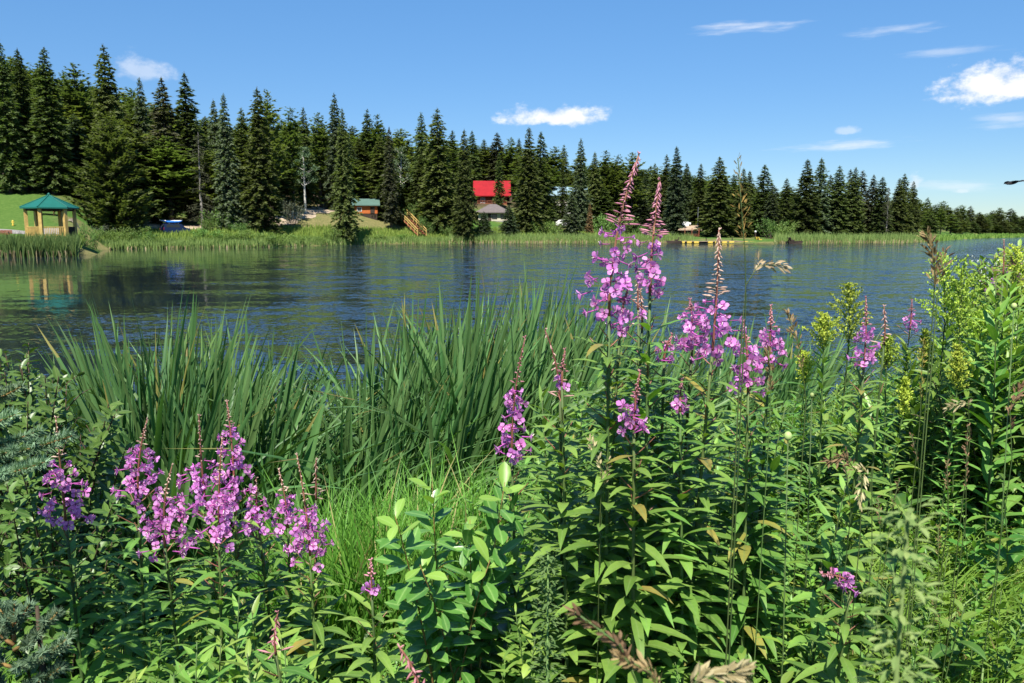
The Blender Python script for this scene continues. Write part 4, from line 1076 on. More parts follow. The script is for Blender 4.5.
def fireweed(tip, ftop, fbot, D, n, spread, label, group=None, root=None, name='fireweed', pods=10, nb=26, bud=None, leaves=True, seed=0, top_leafy=.0, blen=1.0):
    """tip, ftop, fbot: photo columns/rows of spike tip, top and bottom of its flowering part; the plant stands D metres away"""
    rng = random.Random(seed*7+int(tip[0]*3+tip[1])); bud = bud or M_bud
    T = at(*tip, D); B = at(*fbot, D); FT = at(*ftop, D) if n else B
    rx = (B.x + (B.x-T.x)*.35 + rng.uniform(-.04,.04)) if root is None else at(root, 400, D).x
    ry = D + rng.uniform(-.02,.08); rz = ground_z(rx, ry)
    if B.z - rz < .1: B = B + Vector((0,0,.1))
    R0 = Vector((rx, ry, rz-.03))
    o = thing(name, label, 'flower', (rx, ry, rz), group)
    P, Q = stem_curve(R0, B, T); off = Vector((rx, ry, rz))
    P = [p-off for p in P]; Q = [q-off for q in Q]
    S = MB(); H = (T-R0).length
    allp = P+Q; rad = [max(.0012, .0046*(1-.75*i/(len(allp)-1)))*(.8+.25*H) for i in range(len(allp))]
    k = int(len(P)*.93)
    tube(S, allp[:k+1], rad[:k+1], 6, .5, 0); tube(S, allp[k:], rad[k:], 6, .5, 1)
    S.build('stem', [M_stem, M_rst], o, True)
    spanT = (T-B).length; ff = min(1, (FT-B).length/max(spanT,1e-3))
    sw = spread*D/F
    full = [P[-1]]+Q
    for i in range(n):
        u = max(0.0, min(1.0, (i+rng.uniform(-1.6,1.6))/n)); p, tg = along(full, ff*u)
        a = i*2.4 + rng.uniform(-.5,.5); w = sw*rng.uniform(.35,1.25)*(1.0-.5*u**1.5)
        _, e1, e2 = frame_of(tg); rad_v = e1*cos(a)+e2*sin(a)
        c = p + rad_v*w + tg*rng.uniform(-.002,.008) + Vector((0,0,-.2*w))
        f = link('flower', rng.choice(FLOWERS[:7] if u < .8 else FLOWERS[5:]), o, c)
        fd = (rad_v + Vector((0,0,rng.uniform(-.35,.45))) + rvec(rng)*.45).normalized()
        f.rotation_mode = 'QUATERNION'
        f.rotation_quaternion = fd.to_track_quat('Z','Y') @ Quaternion((0,0,1), rng.uniform(0,6.28))
        s = rng.uniform(.82,1.12)*(1.0 if u < .7 else .85); f.scale = (s,s,s)
    bm_ = MB()
    for i in range(n): pass
    for i in range(nb):          # buds hang from the upper spike
        u = (i+rng.random())/nb
        if rng.random() < .13: continue
        tt = ff + (1-ff)*u
        p, tg = along(full, tt); a = i*2.4+rng.uniform(-.4,.4); _, e1, e2 = frame_of(tg); rv = e1*cos(a)+e2*sin(a)
        low = max(0.0, 1-u/.36); L = (.014*low+.010+.003*(1-u))*rng.uniform(.8,1.15)*blen; dd = rv*(1-.55*u) + Vector((0,0,-.25-.75*u))*(.25+.9*u) + UP*.25*(1-u)
        spindle(bm_, p, dd, L, .0014+.0006*(1-u), rng.random(), 0, (.012*low+.002)*blen)
    for q in range(3 if nb else 0): spindle(bm_, full[-1], UP*.6+rvec(rng)*.6, .007, .0014, rng.random())
    if bm_.f: bm_.build('buds', bud, o, True)
    pm = MB()
    for i in range(pods):        # slender seed pods below the flowers
        t = .80+.2*i/max(1,pods); p, tg = along(P, t); a = i*2.4; _, e1, e2 = frame_of(tg)
        dd = (e1*cos(a)+e2*sin(a))*.8 + UP*.65 + rvec(rng)*.15
        L = rng.uniform(.03,.055); tube(pm, [p, p+dd.normalized()*L*.35, p+dd.normalized()*L+Vector((0,0,L*.1))], [.0009,.0013,.0008], 4, rng.random(), 0, False)
    if pods: pm.build('seed_pods', M_rst, o)
    if leaves:
        lm = MB(); Lst = (B-R0).length; nl = int(Lst/.0105)
        for i in range(nl):
            t = .06+.90*(i+rng.random()*.5)/nl
            p, tg = along(P, t); a = i*2.4+rng.uniform(-.35,.35); _, e1, e2 = frame_of(tg); rv = e1*cos(a)+e2*sin(a)
            sz = (.75+.6*sin(pi*min(1,t*.9+.1)))
            leaf(lm, p, rv+tg*rng.uniform(.25,.95), tg, rng.uniform(.075,.115)*sz, rng.uniform(.017,.024)*sz, rng.uniform(.3,1.1), .22, 5, lance, rng.random()*.97 if rng.random() < .97 else .99, 0, rng.uniform(-.5,.8))
        lm.build('leaves', M_fl, o, True)
    return o

FW = [
 # tip        flower top  flower base D    n  spread label
 ((56,418),(60,462),(66,522),1.75,26,24,'fireweed with short pink head against the dark willow shrub at left'),
 ((147,420),(143,446),(138,498),1.80,26,22,'fireweed spike left of the large left cluster, before the cattails'),
 ((172,466),(172,500),(165,548),1.72,24,24,'lowest fireweed head of the left cluster, left of its centre'),
 ((199,416),(206,462),(206,506),1.80,32,28,'fullest fireweed head in the middle of the left cluster'),
 ((227,402),(229,428),(235,500),1.84,22,16,'fireweed with the highest tip of the left cluster'),
 ((222,440),(222,484),(219,540),1.70,26,26,'fireweed head low in the middle of the left cluster'),
 ((256,478),(258,498),(259,530),1.86,15,15,'sparse fireweed just right of the left cluster'),
 ((279,470),(283,492),(288,528),1.88,12,15,'thin fireweed with few flowers left of the drooping right head of the cluster'),
 ((297,455),(298,510),(310,556),1.78,32,22,'fireweed leaning right at the right end of the left cluster'),
 ((525,338),(519,386),(512,458),1.72,26,19,'lone leaning fireweed in front of the cattails at the centre left'),
 ((371,560),(371,578),(372,596),1.55,4,7,'small nearly budless fireweed left of the broad-leaved shrub'),
 ((639,154),(618,226),(609,316),1.55,34,30,'tallest fireweed with long curved pink bud spike bending right'),
 ((660,180),(657,238),(650,292),1.62,18,22,'second tallest fireweed with upright reddish spike beside the curved one'),
 ((628,288),(624,304),(620,330),1.60,9,16,'low side head of fireweed under the tallest spike'),
 ((719,230),(717,300),(712,356),1.66,38,34,'fireweed with wide flower cluster and pale faded spike right of centre'),
 ((690,300),(692,310),(692,350),1.72,18,18,'fireweed at the left edge of the wide cluster right of centre'),
 ((744,322),(743,344),(748,392),1.70,20,16,'fireweed at the lower right edge of the wide cluster right of centre'),
 ((771,306),(771,328),(769,364),1.80,18,15,'fireweed with narrow head standing alone right of the wide cluster'),
 ((640,372),(637,400),(634,430),1.50,11,19,'lower fireweed with small pink head below the tallest spikes'),
 ((682,380),(681,394),(680,412),1.62,6,11,'small fireweed head between leaves under the wide cluster'),
 ((866,298),(866,326),(864,366),2.1,18,14,'fireweed among the yellow-green plumes at right'),
 ((565,350),(564,374),(562,386),1.6,3,7,'stalk with a few single pink flowers right of the lone leaning fireweed'),
 ((822,574),(830,574),(850,590),1.5,8,13,'low fallen fireweed head in the grass at lower right'),
 ((912,300),(912,312),(910,330),3.0,8,10,'distant small fireweed before the water at right'),
 ((992,268),(994,276),(996,290),4.2,9,10,'small far fireweed by the round bush at the right edge'),
 ((1011,255),(1012,266),(1013,280),3.4,5,8,'small fireweed top beside the bush at the right edge'),
 ((672,335),(666,345),(664,360),1.7,5,9,'tiny fireweed head left of the wide cluster'),
]
for i, (tip, ft, fb, D, n, sp, lab) in enumerate(FW):
    faded = i in (14,)
    left = i <= 8
    fireweed(tip, ft, fb, D, int(n*(1.45 if left else 1.2)), sp*(1.0 if left else .88), lab, 'flowering fireweed on the near bank', seed=i, bud=M_budp if (faded or left) else M_bud,
             nb=62 if tip[1] < 260 else 24, pods=6 if n < 8 else 12, blen=1.0 if tip[1] < 260 else .5)
BS = [((278,612),(278,630),(276,655),1.35,'short pink bud spike without open flowers at lower left'),
      ((316,250+210),(316,470),(316,500),1.9,'thin faded bud spike right of the left cluster'),
      ((545,330),(548,345),(560,400),1.7,'faded bud spike beside the lone leaning fireweed'),
      ((640,400-110),(641,300),(642,330),1.75,'short faded bud spike between the two tallest fireweeds'),
      ((638,272),(638,285),(638,310),2.0,'tiny bud spike before the cattail tops at the centre'),
      ((400,648),(408,665),(420,700),.95,'blurred pink bud spike leaning at the bottom edge'),
      ((884,306),(884,320),(884,345),2.2,'thin faded bud spike right of the fireweed among the yellow-green plumes'),
      ((1004,240),(1004,250),(1003,275),3.2,'thin bud spike before the bush at the right edge')]
for i, (tip, ft, fb, D, lab) in enumerate(BS):
    fireweed(tip, tip, fb, D, 0, 8, lab, 'fireweed in bud', seed=50+i, name='fireweed', nb=22, pods=3, leaves=D > 1.1 and D < 1.9, bud=M_bud if i in (0, 5) else M_budp)

# ---------------------------------------------------------------- leafy stalks: prototypes and copies
def copy_thing(src, loc, rz, sc, label, group):
    o = src.copy(); COL.objects.link(o); o.location = loc; o.rotation_euler = (0,0,rz); o.scale = (sc,sc,sc)
    tag(o, label, None, group)
    for ch in list(src.children):
        c = ch.copy(); COL.objects.link(c); c.parent = o
    return o
def leafy_proto(name, cat, seed, H, lmat, L, W, dens, a_lo, a_hi, droop, topmat=None, prof=lance, stemr=.004, lean=.08, smat=None, opp=False, tmin=.05):
    rng = random.Random(seed)
    o = thing(name, 'leafy green stalk', cat, (0,0,-50))
    a0 = rng.uniform(0,6.28); tip = Vector((cos(a0)*lean*H, sin(a0)*lean*H, H)); mid = Vector((cos(a0+1)*lean*.4, sin(a0+1)*lean*.4, H*.5))
    P = [mid*2*t*(1-t)+tip*t*t+Vector((0,0,-.04*(1-t))) for t in [i/8 for i in range(9)]]
    S = MB(); tube(S, P, [stemr*(1-.75*i/8) for i in range(9)], 6); S.build('stem', smat or M_stem, o, True)
    lm = MB(); n = int(H*dens)
    for i in range(n):
        t = tmin+(1-tmin)*(i+rng.random()*.5)/n; p, tg = along(P, t); a = i*2.4+rng.uniform(-.35,.35)
        if opp: a = (i//2)*1.57+(i%2)*pi+rng.uniform(-.3,.3)
        _, e1, e2 = frame_of(tg); rv = e1*cos(a)+e2*sin(a)
        sz = (.55+.6*sin(pi*min(1,t*.85+.12)))*(1 if t < .9 else .75)
        up = a_lo+(a_hi-a_lo)*t*rng.uniform(.7,1.2)
        tint = rng.random()*.96 if rng.random() < .975 else .99
        leaf(lm, p, rv+tg*up, tg, L*sz*rng.uniform(.8,1.2), W*sz*rng.uniform(.85,1.15), droop*rng.uniform(.1,1.8), rng.uniform(.05,.45), 5, prof, tint, 1 if (topmat and t > .86) else 0, rng.uniform(-.6,.8))
    lm.build('leaves', [lmat, topmat or lmat], o, True)
    return o
PR = {'fw': [leafy_proto('fireweed_stalk', 'plant', 100+i, .95, M_fl, (.092,.120,.104,.128,.088,.112,.1)[i], (.019,.030,.022,.026,.021,.018,.027)[i], (95,70,86,66,100,90,78)[i], .15, 1.0, .9, None, lance, .0045, .10) for i in range(7)],
      'go': [leafy_proto('goldenrod_shoot', 'plant', 120+i, .75, M_gol, .092, .017, 100, .3, 1.3, .5, M_brdy, lance, .0035, .07) for i in range(5)],
      'yg': [leafy_proto('pale_green_shoot', 'plant', 130+i, .45, M_gol, .075, .016, 75, .3, 1.1, .4, M_brdy, lance, .003, .06, None, False, .3) for i in range(4)],
      'asr': [leafy_proto('aster_plant', 'plant', 140+i, .55, M_und, .055, .017, 110, .2, .9, .5, None, ellip, .0028, .16) for i in range(4)]}
PR['bl'] = [leafy_proto('broad_leaved_herb', 'plant', 160+i, .6, M_brd, .098, .040, 46, .2, 1.0, .8, M_brdy, ellip, .004, .12, None, True, .1) for i in range(4)]
frng = random.Random(4242)
used = {k: 0 for k in PR}
def put(kind, px, py, D, label, group, rz=None):
    T = at(px, py, D); zg = ground_z(T.x, D); h = T.z - zg
    base = PR[kind][used[kind] % len(PR[kind])]
    H0 = max(v[2] for v in base.children[0].bound_box)
    first = used[kind] < len(PR[kind]); used[kind] += 1
    sc = h/H0; rz = frng.uniform(0, 6.28) if rz is None else rz
    if first:
        base.location = (T.x, D, zg); base.rotation_euler = (0,0,rz); base.scale = (sc,)*3; tag(base, label, None, group); return base
    return copy_thing(base, (T.x, D, zg), rz, sc, label, group)
SIL = [(-60,520),(60,560),(130,560),(200,548),(260,575),(300,590),(340,600),(380,560),(400,530),(440,520),(480,470),(520,450),(560,395),(580,372),(610,345),(650,360),(690,372),(720,375),(760,395),(790,390),(830,378),(860,365),(900,350),(940,335),(980,310),(1040,290)]
def fill(kind, n, x0, x1, D0, D1, hmin, hmax, label, group, slack=0, extra=120):
    k = 0; tries = 0
    while k < n and tries < n*60:
        tries += 1
        D = D0+(D1-D0)*frng.random(); px = frng.uniform(x0, x1); h = frng.uniform(hmin, hmax)
        x = x_of(px, D); z = ground_z(x, D)
        if z < .02: continue
        # screen row of the tip
        v = Vector((x, D, z+h-EYE)); yc = (v.z*cos(PITCH) + v.y*sin(PITCH))/(v.y*cos(PITCH) - v.z*sin(PITCH)); py = CY - F*yc
        s = interp(SIL, px)
        if py < s+slack or py > s+extra+140: continue
        put(kind, px, py, D, label, group); k += 1
fill('fw', 125, 470, 810, 1.55, 3.2, .5, 1.35, 'leafy fireweed stalk without flowers in the dense stand under the central pink spikes', 'leafy stalks at the centre')
fill('fw', 44, 100, 420, 1.6, 2.8, .3, .75, 'leafy fireweed stalk without flowers below the left pink cluster', 'leafy stalks at lower left')
fill('fw', 80, 770, 1060, 3.0, 5.0, .6, 1.5, 'leafy stalk without flowers in the dense stand at the right', 'leafy stalks at the right')
fill('fw', 60, 770, 1060, 4.0, 7.5, .6, 1.7, 'leafy stalk rising at the back of the right bank by the water', 'leafy stalks at the back of the right bank', 4, 60)
fill('go', 70, 760, 1060, 2.8, 4.8, .6, 1.45, 'slender leafy goldenrod shoot among the yellow-green plumes at the right', 'goldenrod shoots at the right')
fill('go', 22, 925, 1055, 2.6, 3.6, 1.0, 1.75, 'tall leafy goldenrod shoot at the right edge under the round bush', 'tall shoots at the right edge', -40, 60)
fill('go', 24, 560, 790, 1.8, 3.4, .6, 1.2, 'slender leafy goldenrod shoot among the central fireweeds', 'goldenrod shoots at the centre')
fill('asr', 46, 180, 480, 1.7, 3.6, .2, .55, 'small bushy aster plant in the grass left of the broad-leaved shrub', 'small asters left of the centre', 10, 160)
fill('asr', 70, 600, 1040, 1.6, 3.2, .25, .6, 'small bushy aster plant in the low growth at lower right', 'small asters at lower right', 90, 200)
for px, py, D in ((222,600,1.5),(248,592,1.6),(210,630,1.4),(196,645,1.35),(240,640,1.4),(182,660,1.3),(262,622,1.5),(150,668,1.3),(300,640,1.45),(120,672,1.3)):
    put('yg', px, py, D, 'yellow-green young shoot in the patch at the bottom left, under the pink cluster', 'pale shoots at the bottom left')

fill('asr', 110, 640, 1050, 1.5, 3.2, .25, .6, 'low leafy herb in the bright grass at the lower right', 'low herbs at the lower right', 100, 230)
fill('yg', 34, 620, 1050, 1.45, 3.0, .2, .5, 'pale green shoot scattered in the bright grass at the lower right', 'pale shoots at the lower right', 110, 230)
fill('bl', 30, 400, 1020, 1.5, 2.8, .35, .8, 'broad-leaved herb standing among the narrow-leaved stalks of the near bank', 'broad-leaved herbs', 40, 200)
fill('yg', 26, 130, 480, 1.4, 2.6, .2, .5, 'pale green shoot scattered under the left pink cluster', 'pale shoots at lower left', 20, 200)
fill('go', 36, 620, 1050, 1.6, 3.0, .3, .6, 'short goldenrod shoot standing in the bright grass at the lower right', 'short goldenrod shoots at lower right', 90, 220)
fill('yg', 30, 110, 330, 1.3, 1.75, .25, .55, 'bright yellow-green shoot at the bottom edge under the left pink cluster', 'bright shoots at the bottom left', 30, 240)
# ---------------------------------------------------------------- goldenrod with yellow-green plumes
def goldenrod(px, py, pyb, D, wpx, label, seed):
    D *= 1.35; rng = random.Random(seed); T = at(px, py, D); B = at(px+rng.uniform(-3,3), pyb, D); rx = B.x+rng.uniform(-.05,.05); ry = D+.03; zg = ground_z(rx, ry)
    o = thing('goldenrod', label, 'flower', (rx, ry, zg), 'goldenrod with yellow-green plumes'); off = Vector((rx, ry, zg))
    P, Q = stem_curve(Vector((rx,ry,zg-.03))-off, B-off, T-off)
    S = MB(); al = P+Q; tube(S, al, [.0045*(1-.8*i/(len(al)-1)) for i in range(len(al))], 6); 
    W = wpx*D/F*.82; full = [P[-1]]+Q; pm = MB(); br = 40; Lp = (T-B).length
    for i in range(br):
        t = i/br; p, tg = along(full, t*.97); a = i*2.4; _, e1, e2 = frame_of(tg); rv = e1*cos(a)+e2*sin(a)
        w = W*(1-t*.85)*rng.uniform(.6,1.15)*(.55+.45*min(1,t*4)); e = p+rv*w+UP*w*rng.uniform(.6,1.3)
        c = p.lerp(e,.5)+UP*w*.25
        tube(S, [p, c, e], [.0012,.001,.0006], 3, .6, 0, False)
        for q in range(int(14+w*420)):
            u = .12+.88*q/(14+w*420); pp = p*(1-u)**2+c*2*u*(1-u)+e*u*u + rvec(rng)*.004
            d = rvec(rng)+UP*.9; leaf(pm, pp, d, rvec(rng), rng.uniform(.007,.012), rng.uniform(.0045,.007), 0, .3, 2, ellip, rng.random())
    S.build('stem', M_stem, o, True); pm.build('plume', M_plu, o)
    lm = MB(); n = int((B-Vector((rx,ry,zg))).length/.0125)
    for i in range(n):
        t = .15+.85*(i+rng.random()*.4)/n; p, tg = along(P, t); a = i*2.4; _, e1, e2 = frame_of(tg)
        leaf(lm, p, e1*cos(a)+e2*sin(a)+tg*rng.uniform(.4,1.2), tg, rng.uniform(.06,.095)*(1.1-.3*t), rng.uniform(.012,.018), rng.uniform(.2,.8), .2, 4, lance, rng.random()*.96, 0, rng.uniform(-.5,.5))
    lm.build('leaves', M_gol, o, True)
for i, g in enumerate([(848,284,345,2.1,40,'goldenrod with tall yellow-green plume left of the fireweed at right'),
    (824,316,352,2.0,32,'goldenrod with short yellow-green plume at the left end of the plumes'),
    (941,254,335,2.05,52,'largest yellow-green goldenrod plume, under the brown grass head'),
    (962,268,345,2.0,48,'right half of the large double goldenrod plume'),
    (981,312,350,2.2,30,'goldenrod plume with pale yellow bud right of the large double plume'),
    (1016,248,300,2.5,40,'goldenrod plume before the round bush at the right edge'),
    (925,330,372,2.1,18,'slim green goldenrod tip left of the large double plume'),
    (956,345,392,1.9,20,'slim lower goldenrod plume under the large double plume'),
    (888,336,372,2.0,24,'small goldenrod plume right of the fireweed among the plumes'),
    (905,378,415,1.85,14,'small goldenrod plume among dark leaves at right'),
    (1010,330,380,2.2,30,'goldenrod plume low at the right edge'),
    (803,352,385,2.1,20,'small goldenrod plume right of the lone narrow fireweed')]):
    goldenrod(*g, 300+i)

# ---------------------------------------------------------------- cattail bed: every shoot its own plant
CTOP = [(-40,330),(60,322),(100,300),(150,276),(190,282),(230,286),(262,300),(285,350),(325,372),(345,290),(400,278),(450,256),(500,248),(560,260),(610,272),(700,300),(760,300),(800,302),(835,318)]
def cattail_proto(seed, H=1.8):
    rng = random.Random(seed); mb = MB(); nb = rng.randint(15, 20); sway = rng.uniform(0, 6.28)
    for k in range(nb):
        a = rng.gauss(0, 1.15); h = H*rng.uniform(.74,1.0) if k else H; w = rng.uniform(.017,.029)
        out = Vector((cos(a), sin(a), 0)); bend = rng.uniform(.05,.26) if rng.random() < .6 else rng.uniform(.3,.8)
        fl = rng.uniform(0,6.28); tw = rng.uniform(-1.2,1.2); ns = 10; prev = None; t0 = rng.random()*.97
        tint = t0
        for i in range(ns+1):
            t = i/ns; p = out*(.01+.05*((k*7)%5)/5+bend*h*t**2.2) + Vector((rng.uniform(-.002,.002),0, h*(t - .35*bend*t**3)-.12))
            ww = w*(.75+.35*min(1,t*3))*(1-max(0,(t-.74)/.26)**1.7); an = fl+tw*t; s = Vector((cos(an), sin(an), 0))*ww*.5
            nrm = Vector((-s.y, s.x, 0))*.35
            if i == ns: cur = [mb.vert(p, 1)]
            else: cur = [mb.vert(p-s+nrm), mb.vert(p, 1), mb.vert(p+s+nrm)]
            if prev:
                tt = .99 if (t > .93 and rng.random() < .07) else tint
                if len(cur) == 3:
                    mb.face([prev[0],prev[1],cur[1],cur[0]], tt); mb.face([prev[1],prev[2],cur[2],cur[1]], tt)
                else: mb.face([prev[0],prev[1],cur[0]], tt); mb.face([prev[1],prev[2],cur[0]], tt)
            prev = cur
    return mb.mesh('cattail_shoot', M_cat, True)
CATS = [cattail_proto(500+i) for i in range(18)]
def cat_lab(px):
    if px < 130: return 'dark cattail shoot behind the willow shrub at the left'
    if px < 330: return 'tall cattail shoot in the bed behind the left pink fireweed cluster'
    if px < 560: return 'tall cattail shoot in the wide bed between the left cluster and the tallest fireweeds'
    if px < 720: return 'cattail shoot seen between the stems of the tallest fireweeds'
    return 'cattail shoot at the water edge behind the fireweeds right of centre'
crng = random.Random(99); nc = 0
def put_cat(px, Y, h):
    global nc
    x = x_of(px, Y); z = max(ground_z(x, Y), -.35)
    o = link('cattail_shoot', crng.choice(CATS), None, (x, Y, z)); s = (h - z)/1.72
    o.scale = (1, 1, s); o.rotation_euler = (crng.gauss(0,.06), crng.gauss(.03+.0002*max(0,px-250),.07), crng.gauss(0,.7) if px > 250 or crng.random() < .6 else pi+crng.gauss(0,.6))
    tag(o, cat_lab(px), 'cattail', 'cattails '+cat_lab(px).split(' ',2)[2][:40].rsplit(' ',1)[0]); nc += 1
def cat_zone(n, x0, x1, back, front, dens=None):
    for _ in range(n):
        px = crng.uniform(x0, x1)
        b, f = interp(back, px), interp(front, px); Y = f+(b-f)*crng.random()**.85
        if 272 < px < 332 and Y > f+(b-f)*.2 and crng.random() < .85: continue
        top = interp(CTOP, px)+crng.gauss(4,8)
        hb = at(px, top, b).z; h = hb*crng.uniform(.96,1.09)
        put_cat(px, Y, h)
BACKY = [(-40,4.6),(150,4.7),(300,5.4),(350,5.8),(450,6.6),(560,7.2),(700,7.6),(840,8.2)]
FRNTY = [(-40,3.2),(60,3.1),(150,3.0),(300,3.1),(350,3.4),(450,3.7),(560,4.2),(700,5.6),(840,6.8)]
cat_zone(112, 95, 340, BACKY, FRNTY)
cat_zone(112, 335, 575, BACKY, FRNTY)
cat_zone(36, 560, 730, BACKY, FRNTY)
cat_zone(22, 730, 835, BACKY, FRNTY)
cat_zone(14, -40, 95, BACKY, FRNTY)

# ---------------------------------------------------------------- shrubs
def shrub(name, label, root, tips, lmat, L, W, nleaf, prof, seed, tmat=None, twig=None, opp=False, droop=.3, side=3, stemr=.006, spread=.25, segs=4, cat='shrub', t0=.2, wmat=None):
    """several stems from one root; each with side twigs, leaves along all of them"""
    rng = random.Random(seed); rz = ground_z(root[0], root[1]); off = Vector((root[0], root[1], rz))
    o = thing(name, label, cat, off)
    S = MB(); lm = MB()
    for tip in tips:
        T = Vector(tip)-off; b = rvec(rng)*.05; b.z = -.05
        mid = Vector((T.x*.35+b.x, T.y*.35+b.y, T.z*.6))
        P = [b*(1-t)**2+mid*2*t*(1-t)+T*t*t for t in [i/9 for i in range(10)]]
        tube(S, P, [stemr*(1-.8*i/9) for i in range(10)], 5, rng.random())
        lines = [(P, t0, 1.0)]
        for k in range(side):
            t = rng.uniform(.3,.9); p, tg = along(P, t); a = rng.uniform(0,6.28); _, e1, e2 = frame_of(tg)
            ln = spread*rng.uniform(.5,1.1)*(1.2-t); e = p+(e1*cos(a)+e2*sin(a))*ln*.8+UP*ln*.75
            Q = [p.lerp(e, i/5)+UP*ln*.12*sin(pi*i/5) for i in range(6)]
            tube(S, Q, [stemr*.4*(1-.7*i/5) for i in range(6)], 4, rng.random(), 0, False); lines.append((Q, .15, .8))
        for P_, ts, sc in lines:
            ln = sum((q-p).length for p, q in zip(P_, P_[1:])); n = max(4, int(ln*nleaf)); bt = rng.random()*.3
            for i in range(n):
                t = ts+(1-ts)*(i+rng.random()*.4)/n; p, tg = along(P_, t); a = i*2.4+rng.uniform(-.4,.4)
                if opp: a = (i//2)*1.57+(i%2)*pi+rng.uniform(-.3,.3)
                _, e1, e2 = frame_of(tg); rv = e1*cos(a)+e2*sin(a); s = sc*rng.uniform(.75,1.2)*(1 if t < .9 else .8)
                leaf(lm, p, rv+tg*rng.uniform(.2,1.0), tg+UP*.3, L*s, W*s, rng.uniform(-.3,1.6)*droop, rng.uniform(.05,.5), segs, prof, min(.96,bt+rng.random()*.7), 1 if (tmat and t > .93) else 0, rng.uniform(-.6,.8))
    S.build('stems', twig or M_dtw, o, True); lm.build('leaves', [lmat, tmat or lmat], o, True)
    return o
srng = random.Random(8)
def tips(spec, D, jD=.2): return [at(px, py, D+srng.uniform(-jD, jD)) for px, py in spec]
shrub('broad_leaved_shrub', 'shrub with broad glossy leaves and pale green tips at the bottom centre', (x_of(455,1.75), 1.75),
      tips([(505,482),(432,484),(395,516),(470,520),(420,565),(490,560),(445,610)], 1.6, .1), M_brd, .072, .030, 52, obov, 5, M_brdy, M_twig, True, .5, 2, .004, .16, 5)
wl = [(px, interp([(-60,352),(0,345),(40,352),(80,372),(110,395),(140,440)], px)+srng.uniform(-8,60)) for px in [srng.uniform(-70,128) for _ in range(34)]]
shrub('willow_shrub', 'large dark willow shrub with small shiny leaves at the left edge', (x_of(25,2.6), 2.6), tips(wl, 2.5, .4), M_dark, .052, .019, 70, ellip, 6, None, M_dtw, False, .4, 5, .007, .45, 4)
wl2 = [(srng.uniform(-60,125), srng.uniform(450,600)) for _ in range(26)]
shrub('willow_shrub', 'lower dark willow shrub in the shade under the left fireweed head', (x_of(45,2.15), 2.15), tips(wl2, 2.0, .3), M_dark, .046, .018, 65, ellip, 7, None, M_dtw, False, .4, 4, .005, .35, 4)
rb = [(px, interp([(930,330),(955,280),(975,255),(990,247),(1030,244),(1100,262)], px)+srng.uniform(0,26)) for px in [srng.uniform(940,1090) for _ in range(46)]]
rs = shrub('round_bush', 'round dark green bush with small white flowers at the right edge by the water', (x_of(1010,5.0), 5.0), tips(rb, 4.9, .5), M_und, .065, .024, 55, ellip, 9, None, M_dtw, False, .4, 6, .009, .6, 3, 'bush')
wm = MB()
for _ in range(14):
    px = srng.uniform(975,1050); p = at(px, srng.uniform(256,285), 4.6) - Vector(rs.location)
    for q in range(9):
        v = rvec(srng); leaf(wm, p+v*.02, v+UP, rvec(srng), .009, .008, 0, .1, 2, ellip, srng.random())
wm.build('blossom', M_wfl, rs)
ds = [(srng.uniform(925,1080), srng.uniform(350,470)) for _ in range(24)]
shrub('leafy_shrub', 'dark leafy shrub casting shade at the right edge below the plumes', (x_of(1000,3.0), 3.0), tips(ds, 2.9, .3), M_und, .07, .02, 60, lance, 10, None, M_dtw, False, .6, 4, .006, .4, 4)

for (x0, x1, y0, y1, D, nt, lab, sd) in ((850,960,395,500,3.2,26,'leafy herb clump with long leaves under the goldenrod plumes right of centre',11),
                                         (940,1060,340,440,3.3,28,'tall leafy herb clump rising at the right edge between the plumes',12),
                                         (760,860,420,510,3.0,22,'leafy herb clump under the lone narrow fireweed',13)):
    shrub('leafy_herb', lab, (x_of((x0+x1)/2, D+.1), D+.1), tips([(srng.uniform(x0,x1), srng.uniform(y0,y1)) for _ in range(nt)], D, .25), M_fl, .095, .024, 62, lance, sd, M_brdy, M_stem, False, .7, 3, .004, .3, 4, 'plant', .1)
# spruce saplings at the left edge
def sapling(label, root, H, branches, nmat, seed, nl=.017):
    rng = random.Random(seed); rz = ground_z(*root); off = Vector((root[0], root[1], rz)); o = thing('spruce_sapling', label, 'tree', off)
    part('trunk', M_dtw, o, lambda mb: tube(mb, [(0,0,-.05),(0,0,H*.5),(0,0,H)], [.014,.010,.003], 6), True)
    def needles(mb, P, k):
        for i in range(k):
            p, tg = along(P, i/k); _, e1, e2 = frame_of(tg); a = rng.uniform(0,6.28)
            d = (e1*cos(a)+e2*sin(a))*.8+tg*rng.uniform(.35,.8)+UP*.15; q = p+d.normalized()*nl*rng.uniform(.7,1.15); s = d.cross(rvec(rng)).normalized()*.0016
            mb.face([mb.vert(p-s), mb.vert(p+s), mb.vert(q)], rng.random())
    for A, E, side in branches:
        A = Vector(A)-off; E = Vector(E)-off; ln = (E-A).length; P = [A.lerp(E, i/6)+UP*(-.06*ln*sin(pi*i/6)) for i in range(7)]
        tb = MB(); nm = MB(); tube(tb, P, [.004*(1-.6*i/6) for i in range(7)], 5); needles(nm, P[1:], int(ln*2600))
        for k in range(side):
            for sg in (-1,1):
                t = .2+.7*k/max(1,side); p, tg = along(P, t); _, e1, e2 = frame_of(tg); l2 = ln*.38*(1-t)+.02
                e = p+(tg*.75+e1*sg*.7+UP*rng.uniform(-.1,.3))*l2; Q = [p.lerp(e, i/3) for i in range(4)]
                tube(tb, Q, [.002,.0017,.0014,.001], 4, .5, 0, False); needles(nm, Q, int(l2*3000))
        b = tb.build('branch', M_twig, o, True); nm.build('needles', nmat, b)
    return o
D1 = 1.5
